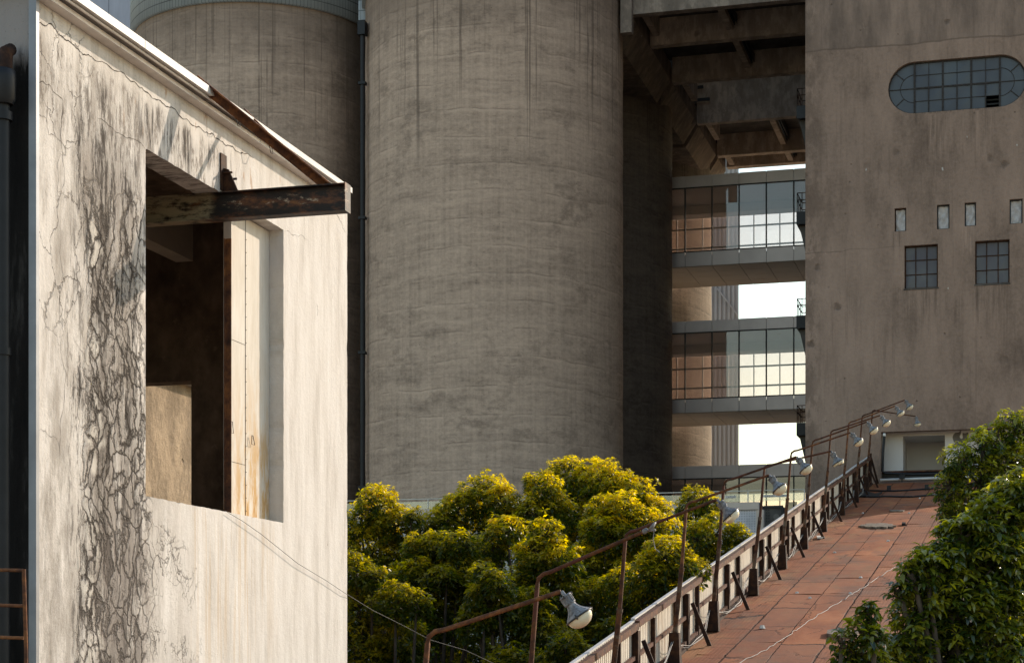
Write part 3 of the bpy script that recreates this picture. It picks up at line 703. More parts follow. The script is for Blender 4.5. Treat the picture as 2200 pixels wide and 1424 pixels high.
# ================================================================== silos
SR = 5.86; ST = 30.0
def silo(cx, cy, label, mat, ring=True, seg=96):
    s = thing('silo', label, 'silo', (cx, cy, GZ), 'concrete silos')
    T = Matrix.Translation((cx, cy, 0))
    mb = MB(); prof = [(SR, GZ)]+[(SR+.012*math.sin(k*2.3), GZ+k*1.25) for k in range(1, 30)]+[(SR, ST)]
    mb.lathe(prof, T, seg); mb.lathe([(SR, ST), (.01, ST)], T, seg, smooth=False)
    mb.build('shaft', mat, s)
    if ring:
        mb = MB(); mb.lathe([(SR-.2, ST+.01), (SR+.16, ST+.01), (SR+.16, ST+4.6), (.01, ST+4.6)], T, seg, smooth=True)
        mb.build('tiled_drum', M['tile'], s, uv=lambda p: (math.atan2(p.y-cy, p.x-cx)*SR, p.z))
    return s
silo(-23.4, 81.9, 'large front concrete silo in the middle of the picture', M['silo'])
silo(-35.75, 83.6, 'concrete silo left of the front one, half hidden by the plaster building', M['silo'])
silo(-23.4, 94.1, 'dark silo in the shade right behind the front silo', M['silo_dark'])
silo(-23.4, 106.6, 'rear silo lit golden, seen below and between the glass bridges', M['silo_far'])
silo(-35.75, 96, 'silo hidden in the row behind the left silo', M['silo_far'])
# tiled link between the two drums
mb = MB(); q1 = onY(770, 44, 80.2); q2 = onY(793, 44, 80.2); mb.box(q1.x, q2.x, 80.2, 81, q1.z, ST+4.6)
tag(mb.build('tiled_link', M['tile'], uv=lambda p: (p.x, p.z)), 'pale tiled panel bridging the gap between the two silo tops', 'cladding panel')
# black rainwater pipe in the gap
p0 = onY(779, 500, 78.6); mb = MB(); mb.tube([(p0.x, 78.6, GZ), (p0.x, 78.6, ST-1.7)], .11, 10)
dp2 = thing('drainpipe', 'tall black drainpipe in the gap between the two silos', 'drainpipe', (p0.x, 78.6, GZ))
mb.build('pipe', M['black'], dp2)
for z in (2, 8, 14, 20, 26): mb = MB(); mb.box(p0.x-.16, p0.x+.16, 78.45, 78.75, z, z+.12); mb.build('bracket', M['black'], dp2)
mb = MB(); mb.box(p0.x-.17, p0.x+.17, 78.4, 78.8, ST-1.8, ST-1.2); mb.build('hopper', M['black'], dp2)
# pale facade far behind at top left
pb_ = thing('grey_warehouse', 'lilac grey panelled building behind the silos at top left', 'building', (-64, 112, GZ))
mb = MB(); mb.box(-80, -47, 112, 130, GZ, 52); mb.build('wall', M['pale_sheet'], pb_)
# corrugated building beyond the bridges
cbld = thing('corrugated_tower', 'grey ribbed metal building standing behind the golden silo', 'building', (-26, 132, GZ))
mb = MB(); x1 = onY(1587, 650, 130).x; n = 60; xs = [x1-.31*k for k in range(n)]
pts = []
for k, x in enumerate(xs):
    pts += [(x, 130), (x-.14, 130), (x-.18, 130.12), (x-.28, 130.12)]
zt_ = 46; m = len(pts)
mb.add([(x, y, GZ) for x, y in pts]+[(x, y, zt_) for x, y in pts], [(i+1, i, m+i, m+i+1) for i in range(m-1)])
mb.add([(x1, 130, GZ), (x1-3.4, 150, GZ), (x1-3.4, 150, zt_), (x1, 130, zt_)], [(0,1,2,3)])
mb.build('ribbed_wall', M['corr_metal'], cbld)
mb = MB(); a = onY(1541, 620, 129.85); b = onY(1586, 678, 129.85); dd = b-a
mb.bar(a, b, .10, .06, 0, (0,1,0)); mb.build('wall_rail', M['frame_pale'], cbld)

# ================================================================== tower on the right
TY = 73.0; TX0, TX1 = -8.29, 4.2; TZ = 42
tw = thing('concrete_tower', 'tall weathered concrete tower with the round-ended window filling the right side', 'tower', (TX0, TY, GZ))
def xz(px, py, Y=TY):
    p = onY(px, py, Y); return (p.x, p.z)
def zpt(x, y): return (1700+x/2.158, y/2.158)       # zoom crop to photo pixels
def rect(x0, x1, y0l, y1r, yb0, yb1):
    """window rectangle from the px of left/right edges and y at top/bottom -> x0,x1,z0,z1"""
    a = xz(x0, y0l); b = xz(x1, y1r); c = xz(x0, yb0); d = xz(x1, yb1)
    return (a[0], b[0], (c[1]+d[1])/2, (a[1]+b[1])/2)
smalls = [rect(1922, 1947, 448, 446, 498, 496), rect(2013, 2040, 440, 439, 493, 491), rect(2072.5, 2097, 436, 434, 486, 485), rect(2169, 2197, 429, 426, 481, 480)]
bigs = [rect(1943, 2015, 528, 524, 621, 616), rect(2095, 2169, 519, 513, 611, 607)]
# oval window
ov0 = xz(1908, 190); tl = xz(1965, 133); bl_ = xz(1965, 244); tr = xz(2147, 115)
oR = (tl[1]-bl_[1])/2; oz = (tl[1]+bl_[1])/2; oxL = ov0[0]+oR; oxR = xz(2148, 170)[0]
def capsule(xl, xr, zc, R, n=14):
    P = []
    for k in range(n+1):
        a = -math.pi/2+math.pi*k/n; P.append((xr+R*math.cos(a), zc+R*math.sin(a)))
    for k in range(n+1):
        a = math.pi/2+math.pi*k/n; P.append((xl+R*math.cos(a), zc+R*math.sin(a)))
    return P
al0 = xz(1893, 929); al1 = xz(2145, 918); ax0, ax1 = al0[0], al1[0]; az1 = (al0[1]+al1[1])/2; az0 = deck(TY)+.06
holes = [[(a,c),(b,c),(b,d),(a,d)] for a, b, c, d in smalls+bigs]+[capsule(oxL, oxR, oz, oR)]+[[(ax0,az0),(ax1,az0),(ax1,az1),(ax0,az1)]]
mb = MB(); wall_holes(mb, [(TX0,GZ),(TX1,GZ),(TX1,TZ),(TX0,TZ)], holes, lambda u, v, d: (u, TY+d, v), .35)
mb.box(TX0, TX0+.35, TY+.351, TY+40, GZ, TZ); mb.box(TX1-.35, TX1, TY+.351, TY+40, GZ, TZ); mb.box(TX0+.351, TX1-.351, TY+39.6, TY+40, GZ, TZ)
mb.box(TX0+.351, TX1-.351, TY+.351, TY+39.5, TZ-.4, TZ-.01)
mb.build('tower_shell', M['tower'], tw)
def grid_window(name, x0, x1, z0, z1, nx, nz, pane, Y=TY+.20, bar=.035, fr=.05):
    f = MB(); f.box(x0+.001, x1-.001, Y-.03, Y+.03, z1-fr, z1-.001); f.box(x0+.001, x1-.001, Y-.03, Y+.03, z0+.001, z0+fr)
    f.box(x0+.001, x0+fr, Y-.03, Y+.03, z0+fr, z1-fr); f.box(x1-fr, x1-.001, Y-.03, Y+.03, z0+fr, z1-fr)
    for k in range(1, nx): x = x0+(x1-x0)*k/nx; f.box(x-bar/2, x+bar/2, Y-.022, Y+.02, z0+fr, z1-fr)
    for k in range(1, nz): z = z0+(z1-z0)*k/nz; f.box(x0+fr, x1-fr, Y-.018, Y+.016, z-bar/2, z+bar/2)
    o = f.build(name, M['rust_dark'], tw)
    p = MB(); q = random.Random(int(x0*100))
    for i in range(nx):
        for j in range(nz):
            xa, xb = x0+(x1-x0)*i/nx, x0+(x1-x0)*(i+1)/nx; za, zb = z0+(z1-z0)*j/nz, z0+(z1-z0)*(j+1)/nz
            t1, t2 = q.uniform(-.006,.006), q.uniform(-.006,.006)
            p.add([(xa,Y+.01+t1,za),(xb,Y+.01-t1,za),(xb,Y+.01+t2,zb),(xa,Y+.01-t2,zb)], [(0,1,2,3)])
    p.build('pane', pane, o); return o
for (a, b, c, d) in bigs:
    w_ = grid_window('grid_window', a, b, c, d, 3, 3, M['pane_dark'])
    s = MB(); s.box(a-.03, b+.03, TY-.02, TY-.002, c-.06, c-.01); s.build('sill', M['dark_conc'], w_)
for i, (a, b, c, d) in enumerate(smalls):
    f = MB(); Y = TY+.16; e = .045
    f.box(a+.001, b-.001, Y-.03, Y+.03, d-e, d-.001); f.box(a+.001, b-.001, Y-.03, Y+.03, c+.001, c+e); f.box(a+.001, a+e, Y-.03, Y+.03, c+e, d-e); f.box(b-e, b-.001, Y-.03, Y+.03, c+e, d-e)
    o = f.build('small_window', M['black'] if i else M['rust_dark'], tw)
    s = MB(); r = random.Random(i+3); nx, nz = 10, 16; V = []
    for j in range(nz+1):
        for k in range(nx+1):
            u = k/nx; v = j/nz
            V.append((a+e+(b-a-2*e)*u, Y+.02+.022*math.sin(9*u+3*math.sin(4*v+i))+.015*math.sin(13*v+5*u+i*2)+r.uniform(-.004,.004), c+e+(d-c-2*e)*v))
    s.add(V, [(j*(nx+1)+k, j*(nx+1)+k+1, (j+1)*(nx+1)+k+1, (j+1)*(nx+1)+k) for j in range(nz) for k in range(nx)], 0, True)
    s.build('plastic_sheet', M['curtain'], o)
# oval window: frame, bars, radial ends, panes, one missing pane
f = MB(); Y = TY+.16
outer = capsule(oxL, oxR, oz, oR-.001, 20); inner = capsule(oxL, oxR, oz, oR-.05, 20)
n = len(outer)
V = [(x, Y-.03, z) for x, z in outer]+[(x, Y-.03, z) for x, z in inner]+[(x, Y+.03, z) for x, z in inner]
f.add(V, [(i, (i+1)%n, n+(i+1)%n, n+i) for i in range(n)]+[(n+i, n+(i+1)%n, 2*n+(i+1)%n, 2*n+i) for i in range(n)])
L = oxR-oxL; z0, z1 = oz-oR, oz+oR
for k in range(4):
    x = oxL+L*k/3; f.box(x-.035, x+.035, Y-.045, Y+.03, z0+.02, z1-.02)
for k in range(3):
    x = oxL+L*(k+.5)/3; f.box(x-.010, x+.010, Y-.022, Y+.02, oz, z1-.03); f.box(x-.025, x+.025, Y-.028, Y+.02, z0+.03, oz)
f.box(oxL, oxR, Y-.035, Y+.02, oz-.028, oz+.028)
for z in (oz+oR*.5, oz-oR*.5): f.box(oxL, oxR, Y-.018, Y+.016, z-.009, z+.009)
for cx, sg in ((oxL, -1), (oxR, 1)):
    ri = oR*.54; pts = [(cx+sg*ri*math.cos(a), Y, oz+ri*math.sin(a)) for a in [math.radians(d) for d in range(-90, 91, 10)]]
    f.tube(pts, .011, 5)
    for d in (-42, 0, 42):
        a = math.radians(d); r0 = ri if d else 0
        f.bar((cx+sg*r0*math.cos(a), Y, oz+r0*math.sin(a)), (cx+sg*(oR-.03)*math.cos(a), Y, oz+(oR-.03)*math.sin(a)), .03, .03, 0, (0,1,0))
wo_ = f.build('oval_window', M['bars'], tw)
p = MB(); q = random.Random(9)
for i in range(6):
    for j in range(4):
        if (i, j) == (5, 0): continue
        xa, xb = oxL+L*i/6, oxL+L*(i+1)/6; za, zb = z0+2*oR*j/4, z0+2*oR*(j+1)/4
        t1, t2 = q.uniform(-.01,.01), q.uniform(-.01,.01)
        p.add([(xa,Y+.012+t1,za),(xb,Y+.012-t1,za),(xb,Y+.012+t2,zb),(xa,Y+.012-t2,zb)], [(0,1,2,3)])
for cx, sg in ((oxL, -1), (oxR, 1)):
    for k in range(4):
        a0, a1 = math.radians(-90+45*k), math.radians(-45+45*k)
        V = [(cx, Y+.012, oz)]+[(cx+sg*(oR-.01)*math.cos(a0+(a1-a0)*t/5), Y+.012+.002*k, oz+(oR-.01)*math.sin(a0+(a1-a0)*t/5)) for t in range(6)]
        p.add(V, [tuple(range(7)) if sg < 0 else tuple(range(6, -1, -1))])
p.build('pane', M['pane_blue'], wo_)
s = MB()
for k in range(3): s.box(oxL+L*5/6, oxR, Y+.25, Y+.29, z0+.06+k*.16, z0+.12+k*.16)
s.build('louvre', M['black'], wo_)
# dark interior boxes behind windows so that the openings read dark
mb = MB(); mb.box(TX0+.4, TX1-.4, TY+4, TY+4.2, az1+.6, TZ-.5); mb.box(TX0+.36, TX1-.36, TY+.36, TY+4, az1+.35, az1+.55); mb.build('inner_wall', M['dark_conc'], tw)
# white alcove behind the opening at the head of the ramp
zb_ = az0+.45; rx0 = xz(1940, 970, TY+.75)[0]; rx1 = xz(2030, 970, TY+.75)[0]; bx0 = xz(1969, 970, TY+3)[0]
mb = MB(); Y = TY+.75
mb.box(ax0-.6, rx0, Y, Y+2.5, zb_, az1+.3); mb.box(rx1, ax1+.6, Y, Y+2.5, zb_, az1+.3)
mb.box(rx0, rx1, Y+2.3, Y+2.5, zb_, az1+.3); mb.box(rx0, rx1, Y, Y+2.3, zb_-.25, zb_-.02)
mb.box(ax0-.6, ax1+.6, TY+.351, Y-.001, az1+.30, az1+.34); mb.box(rx0+.001, rx1-.001, Y, Y+2.29, az1-.10, az1+.2)
mb.build('alcove_wall', M['plaster_white'], tw)
mb = MB(); mb.box(ax0-.3, ax1+.3, TY+.36, Y-.002, zb_-.06, zb_); mb.build('alcove_ledge', M['rail'], tw)
mb = MB(); mb.box(ax0-.3, ax1+.3, TY+.62, Y-.03, GZ+14, zb_-.07); mb.build('alcove_skirt', M['dark_conc'], tw)
# torn patch on the alcove wall (abstract blot)
def zz2(x, y): return onY(1880+x/7.4964, 860+y/7.4964, TY+.747)
blot = [(1255,560),(1290,520),(1350,512),(1372,487),(1388,488),(1380,540),(1362,580),(1372,606),(1395,616),(1415,600),(1408,560),(1410,520),(1452,528),(1498,512),(1508,600),(1495,660),(1460,720),(1400,735),(1330,740),(1235,738),(1232,705),(1290,698),(1262,650),(1248,600)]
P = [zz2(*q) for q in blot]; vs2 = [Vector((p.x, p.z)) for p in P]
r_ = delaunay_2d_cdt(vs2, [], [list(range(len(vs2)))], 1, 1e-6)
mb = MB(); mb.add([(p.x, TY+.747, p.y) for p in r_[0]], r_[2]); mb.build('torn_patch', M['grey_torn'], tw)
# black pipe running round the opening, white gutter, junction box
pf = thing('black_pipe', 'black pipe down the side and along the foot of the alcove', 'pipe', (ax0, TY-.1, az0))
a = onY(1900, 934, TY-.08); b = onY(1896, 1012, TY-.12); c = onY(2040, 1016, TY-.12)
mb = MB(); mb.tube([a, a.lerp(b, .5)+Vector((-.02,0,0)), b, b+Vector((.12,0,-.08)), onY(1960,1019,TY-.12), c, c+Vector((2,0,.05))], .055, 8); mb.build('pipe', M['black'], pf)
mb = MB(); mb.lathe([(.0,.07),(.05,.05),(.06,-.02),(.05,-.07)], Matrix.Translation(a), 10); mb.build('cap', M['white_bits'], pf)
gt = MB(); a = onY(1891, 1031, TY-.35); gt.tube([a, a+Vector((4.2, 0, .03))], .055, 8); tag(gt.build('white_pipe', M['white_metal']), 'white pipe lying across the head of the ramp', 'pipe')
jb = thing('floodlight_box', 'small black twin floodlight box in front of the alcove', 'floodlight', onY(1938, 1030, TY-.5))
a = onY(1938, 1024, TY-.5); mb = MB(); mb.box(a.x-.10, a.x+.10, TY-.6, TY-.45, a.z-.07, a.z+.07); mb.box(a.x-.02, a.x+.02, TY-.55, TY-.5, a.z-.2, a.z-.07); mb.build('box', M['black'], jb)
for s in (-.07, .09): mb = MB(); mb.lathe([(0,.045),(.035,.03),(.045,-.01),(.03,-.04)], Matrix.Translation((a.x+s, TY-.53, a.z+.11)), 10); mb.build('lamp', M['black'], jb)

# ================================================================== balconies on the tower's left flank
for i, (yt, yb) in enumerate(((191, 228), (415, 455), (642, 678), (871, 908))):
    Yb = 75.2; a = onY(1711, yb, Yb); top = onY(1711, yt, Yb); H = top.z-a.z
    bc = thing('steel_balcony', ['dark steel balcony highest on the tower flank under the gallery', 'dark steel balcony on the tower flank beside the upper glass bridge', 'dark steel balcony on the tower flank above the lower glass bridge', 'dark steel balcony on the tower flank lowest, just above the lamps'][i], 'balcony', (TX0, Yb, a.z), 'service balconies on the tower flank')
    x0, x1 = a.x, TX0-.003; d = 1.7; th = .5
    mb = MB(); mb.box(x0, x1, Yb, Yb+d, a.z-th, a.z); mb.build('platform', M['black'], bc)
    mb = MB()
    for (p, q) in (((x0+.03, Yb+.03), (x1, Yb+.03)), ((x0+.03, Yb+d-.03), (x1, Yb+d-.03)), ((x0+.03, Yb+.03), (x0+.03, Yb+d-.03))):
        for h in (H, H*.62): mb.bar((p[0], p[1], a.z+h), (q[0], q[1], a.z+h), .03, .03)
        for k in range(4):
            x = p[0]+(q[0]-p[0])*k/3; y = p[1]+(q[1]-p[1])*k/3; mb.bar((x, y, a.z), (x, y, a.z+H), .03, .03, 0, (0,1,0))
    mb.build('railing', M['rust_dark'], bc)
    mb = MB(); za = a.z-th-.001
    mb.add([(x0+.08,Yb+.3,za),(x1,Yb+.3,za),(x1,Yb+.3,za-2.3),(x0+.08,Yb+.9,za),(x1,Yb+.9,za),(x1,Yb+.9,za-2.3)], [(0,2,1),(3,4,5),(0,1,4,3),(1,2,5,4),(2,0,3,5)])
    mb.build('bracket', M['dark_conc'], bc)

# ================================================================== gallery between silos and tower
GX0, GX1 = -17.3, TX0-.004; BZ = 29.25
gal = thing('concrete_gallery', 'concrete gallery with deep ribs high between silo and tower', 'gallery', (GX0, 82, BZ))
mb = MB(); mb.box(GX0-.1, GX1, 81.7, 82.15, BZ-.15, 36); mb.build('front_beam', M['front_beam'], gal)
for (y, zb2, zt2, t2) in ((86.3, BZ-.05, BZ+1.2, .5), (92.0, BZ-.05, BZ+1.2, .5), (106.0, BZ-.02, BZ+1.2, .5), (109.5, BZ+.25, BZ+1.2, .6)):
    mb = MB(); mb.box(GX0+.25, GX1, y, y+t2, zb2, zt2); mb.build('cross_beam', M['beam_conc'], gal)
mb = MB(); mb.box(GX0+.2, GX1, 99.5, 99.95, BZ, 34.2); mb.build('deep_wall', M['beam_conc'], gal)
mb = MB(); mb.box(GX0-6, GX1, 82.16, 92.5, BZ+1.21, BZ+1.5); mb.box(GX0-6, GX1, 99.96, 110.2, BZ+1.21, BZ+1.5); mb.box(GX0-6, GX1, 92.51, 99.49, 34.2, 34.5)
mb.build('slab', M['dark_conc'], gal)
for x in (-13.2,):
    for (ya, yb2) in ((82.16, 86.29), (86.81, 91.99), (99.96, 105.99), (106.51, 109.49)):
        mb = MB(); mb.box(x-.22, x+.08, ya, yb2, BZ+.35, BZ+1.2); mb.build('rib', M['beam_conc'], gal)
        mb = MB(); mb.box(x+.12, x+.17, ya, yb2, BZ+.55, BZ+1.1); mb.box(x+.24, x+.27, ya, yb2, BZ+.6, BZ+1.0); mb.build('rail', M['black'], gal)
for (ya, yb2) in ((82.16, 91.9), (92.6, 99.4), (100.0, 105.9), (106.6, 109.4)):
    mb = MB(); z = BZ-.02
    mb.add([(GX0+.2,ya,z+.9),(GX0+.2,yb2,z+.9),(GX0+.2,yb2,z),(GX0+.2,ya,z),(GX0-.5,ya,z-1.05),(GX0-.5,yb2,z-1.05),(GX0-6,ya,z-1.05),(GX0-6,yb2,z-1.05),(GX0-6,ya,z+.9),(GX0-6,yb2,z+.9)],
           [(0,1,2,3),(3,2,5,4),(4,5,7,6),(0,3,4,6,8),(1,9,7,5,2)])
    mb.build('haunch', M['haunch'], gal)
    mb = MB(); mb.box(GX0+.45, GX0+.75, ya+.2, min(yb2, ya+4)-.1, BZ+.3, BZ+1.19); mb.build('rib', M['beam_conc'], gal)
mb = MB(); p = onY(1477, 200, 99.3)
mb.bar(onY(1477,180,99.3), onY(1478,286,99.3), .12, .12, 0, (0,1,0)); mb.bar(onY(1460,193,99.2), onY(1511,187,99.2), .14, .14); mb.bar(onY(1479,217,99.2), onY(1525,213,99.2), .14, .14)
mb.build('steel_bracket', M['black'], gal)
mb = MB(); mb.bar(onY(1440,179,95.6), onY(1729,150,95.6), .08, .10); mb.build('cable_tray', M['black'], gal)
# bracket lump and pipe stub where the front beam meets the front silo
mb = MB(); a = onY(1332, 60, 81.2); mb.box(a.x, a.x+.5, 81.3, 81.69, a.z-.2, 36); mb.build('end_block', M['front_beam'], gal)

# ================================================================== glazed link bridges
BYF, BYB = 97.0, 102.3; bx0_, bx1_ = -22.0, TX0-.006; mxs = -14.45
def bridge(zt, zcap, zgb, zfb, label, lines=True, front_only=False):
    b = thing('glass_bridge', label, 'footbridge', (bx0_, BYF, zfb), 'glazed bridges between silo and tower')
    xs = [mxs+1.42*k for k in range(-5, 5) if mxs+1.42*k < bx1_-.2]
    def panels(name, z0, z1):
        mb = MB(); e = [bx0_]+xs+[bx1_]
        for u, v in zip(e[:-1], e[1:]): mb.box(u+.012, v-.012, BYF, BYF+.08, z0+.006, z1-.006)
        mb.build(name, M['bridge_panel'], b); mb = MB()
        for u, v in zip(e[:-1], e[1:]): mb.box(u+.012, v-.012, BYB-.08, BYB, z0+.006, z1-.006)
        mb.build('rear_'+name, M['bridge_panel'], b)
    panels('cap_panel', zcap, zt); panels('fascia_panel', zfb, zgb)
    mb = MB(); mb.box(bx0_, bx1_, BYF+.085, BYB-.085, zcap+.05, zt-.03); mb.box(bx0_, bx1_, BYB-1.2, BYB-.17, zcap-.42, zcap+.049); mb.build('roof', M['ceiling'], b)
    mb = MB(); e = [bx0_]+xs+[bx1_]
    for u, v in zip(e[:-1], e[1:]):
        ny = 4
        for j in range(ny): mb.box(u+.012, v-.012, BYF+.002+(BYB-BYF)*j/ny+.012, BYF+(BYB-BYF)*(j+1)/ny-.012, zfb-.03, zfb+.02)
    mb.build('soffit', M['soffit'], b)
    mb = MB(); mb.box(bx0_, bx1_, BYF+.085, BYB-.085, zfb+.03, zgb-.15); mb.build('floor', M['dark_conc'], b)
    mb = MB()
    for x in xs: mb.box(x-.035, x+.035, BYF-.03, BYF+.07, zgb, zcap)
    mb.box(bx0_, bx1_, BYF-.02, BYF+.06, zcap-.06, zcap+.004); mb.box(bx0_, bx1_, BYF-.02, BYF+.06, zgb-.004, zgb+.05); mb.build('front_mullion', M['frame_dark'], b)
    mb = MB()
    for x in xs: mb.box(x+.015, x+.075, BYB-.16, BYB-.09, zgb, zcap)
    mb.build('back_mullion', M['frame_pale'], b)
    mb = MB(); mb.box(bx0_, bx1_, BYF+.015, BYF+.025, zgb+.05, zcap-.06); mb.build('front_glazing', M['glass'], b)
    mb = MB(); mb.box(bx0_, bx1_, BYB-.06, BYB-.05, zgb+.05, zcap-.05); mb.build('back_glazing', M['glass'], b)
    mb = MB()
    for h in (zgb+2.35, zgb+1.28):
        mb.box(bx0_, bx1_, BYB-.075, BYB-.070, h+.03, h+.13)
    mb.build('safety_band', M['band'], b)
    mb = MB(); q = random.Random(3)
    for x in xs+[xs[0]-1.42]:
        for s0_ in (.15, .95):
            for k in range(5):
                xx = x+s0_+k*.085
                for h in (zgb+2.35, zgb+1.28):
                    mb.box(xx, xx+.05, BYB-.079, BYB-.077, h+.045, h+.06); mb.box(xx, xx+.05, BYB-.079, BYB-.077, h+.10, h+.115); mb.box(xx+.02, xx+.032, BYB-.0795, BYB-.0775, h+.045, h+.115)
    mb.build('band_mark', M['grey_torn'], b)
    # ceiling downlights
    mb = MB()
    for x in xs[::2]: mb.box(x+.4, x+.52, 98.8, 98.95, zcap+.02, zcap+.045)
    mb.build('downlight', M['frame_pale'], b)
    return b
bridge(25.8, 25.2, 21.8, 21.06, 'upper glass bridge linking the dark silo to the tower')
bridge(18.2, 17.6, 14.1, 13.4, 'middle glass bridge linking the dark silo to the tower')
b3 = bridge(10.6, 9.95, 6.3, 5.7, 'lowest glass bridge behind the lamps and the terrace railing')
# storey below the lowest bridge
lb = thing('glazed_storey', 'glazed ground storey with cream panels coloured as if sunlit below the lowest bridge', 'building', (-15, 97.5, GZ))
mb = MB(); mb.box(-22, TX0-.01, 97.6, 101.8, GZ, 5.6); mb.build('wall', M['dark_conc'], lb)
mb = MB()
for (xa, ya, xb, yb2) in ((1691, 1078, 1712, 1098), (1722, 1076, 1738, 1098)):
    a = onY(xa, ya, 97.5); b = onY(xb, yb2, 97.5); mb.box(a.x, b.x, 97.5, 97.59, b.z, a.z)
mb.build('cream_panel', M['room_cream'], lb)  # bright cream colour stands in for sunlit things behind the glass

# ================================================================== podium with perforated cladding, coping and glass railing
PY = 68.0; pz = onY(1250, 1087, PY).z; pxr = onY(1628, 1080, PY).x
pod = thing('podium', 'low podium clad in perforated metal with cream coping behind the trees', 'podium', (-25, PY, GZ))
mb = MB(); mb.box(-48, pxr, PY+.06, 76.5, GZ, pz-.02); mb.build('podium_core', M['dark_conc'], pod)
mb = MB(); e = [-48+2.35*k for k in range(30) if -48+2.35*k < pxr-.4]+[pxr]
for u, v in zip(e[:-1], e[1:]): mb.box(u+.03, v-.03, PY, PY+.05, GZ, pz-.28)
mb.build('perforated_panel', M['perf'], pod)
mb = MB(); mb.box(-48, pxr+.05, PY-.08, PY+.5, pz-.27, pz); mb.build('coping', M['coping'], pod)
mb = MB(); mb.box(pxr-.05, pxr+.22, PY-.05, PY+.3, GZ, pz-.28); mb.build('corner_post', M['coping'], pod)
gr = thing('glass_railing', 'glass railing with printed white band on the podium edge', 'railing', (-15, PY+.25, pz))
rz = onY(1600, 1054, PY+.25).z; xr_ = onY(1728, 1054, PY+.25).x
mb = MB(); mb.bar((-32, PY+.25, rz), (xr_, PY+.25, rz), .05, .03); mb.build('handrail', M['frame_pale'], gr)
for k in range(11):
    x = xr_-2.05*k; mb = MB(); mb.box(x-.02, x+.02, PY+.23, PY+.27, pz, rz); mb.build('post', M['frame_pale'], gr)
mb = MB(); mb.box(-32, xr_, PY+.245, PY+.252, pz+.05, rz-.10); mb.build('glass_sheet', M['glass_clear'], gr)
mb = MB(); za = onY(1640, 1066, PY+.24).z
for (xa, xb) in ((1558, 1581), (1639, 1690)):
    A = onY(xa, 1066, PY+.24).x; B = onY(xb, 1066, PY+.24).x; mb.box(A, B, PY+.236, PY+.241, za-.035, za+.055)
mb.build('printed_band', M['white_metal'], gr)
def text(name, body, size, loc, rot, mat, parent, ext=.002, align='LEFT'):
    cu = bpy.data.curves.new(name, 'FONT'); cu.body = body; cu.size = size; cu.extrude = ext; cu.align_x = align; cu.space_character = 1.15
    o = bpy.data.objects.new(name, cu); col.objects.link(o)
    dg = bpy.context.evaluated_depsgraph_get(); me = bpy.data.meshes.new_from_object(o.evaluated_get(dg)); bpy.data.objects.remove(o)
    me.name = name; q = bpy.data.objects.new(name, me); col.objects.link(q); me.materials.clear(); me.materials.append(mat)
    off = Vector((0,0,0)); p = parent
    while p is not None: off = off+p.location; p = p.parent
    q.parent = parent; q.location = Vector(loc)-off; q.rotation_euler = rot; return q
A = onY(1643, 1068, PY+.234); text('lettering', 'ZAZUE', .095, (A.x, PY+.234, za-.025), (math.pi/2, 0, 0), M['grey_torn'], gr)
A = onY(1668, 1068, PY+.234); text('lettering', 'EYEUE', .095, (A.x, PY+.234, za-.025), (math.pi/2, 0, 0), M['grey_torn'], gr)
A = onY(1560, 1068, PY+.234); text('lettering', 'ZAZUE', .095, (A.x, PY+.234, za-.025), (math.pi/2, 0, 0), M['grey_torn'], gr)
# dark machine cabinet beside the podium corner
mc = thing('machine_cabinet', 'charred dark metal machine cabinet with punched holes beside the podium', 'machine', onY(1662, 1200, 66))
a = onY(1643, 1088, 66); b = onY(1681, 1130, 66)
mb = MB(); mb.box(a.x, b.x, 66, 67.2, b.z-.9, a.z); mb.build('cabinet', M['dark_conc'], mc)
mb = MB(); mb.box(a.x-.02, b.x+.03, 65.95, 66.0, a.z-.06, a.z+.03); mb.box(b.x-.04, b.x+.03, 65.95, 66.0, b.z, a.z-.06); mb.build('trim', M['black'], mc)
mb = MB()
for i in range(2):
    for j in range(5): p = onY(1647+i*5, 1095+j*6, 65.99); mb.box(p.x-.02, p.x+.02, 65.985, 65.999, p.z-.025, p.z+.025)
mb.build('vent_hole', M['black'], mc)
mb = MB(); mb.tube([onY(1668,1110,65.98), onY(1668,1110,65.9)], .11, 14); mb.build('dial', M['grey_torn'], mc)
mb = MB(); mb.box(a.x-.3, b.x+.6, 66.2, 67, GZ, b.z-.95); mb.build('stand', M['black'], mc)
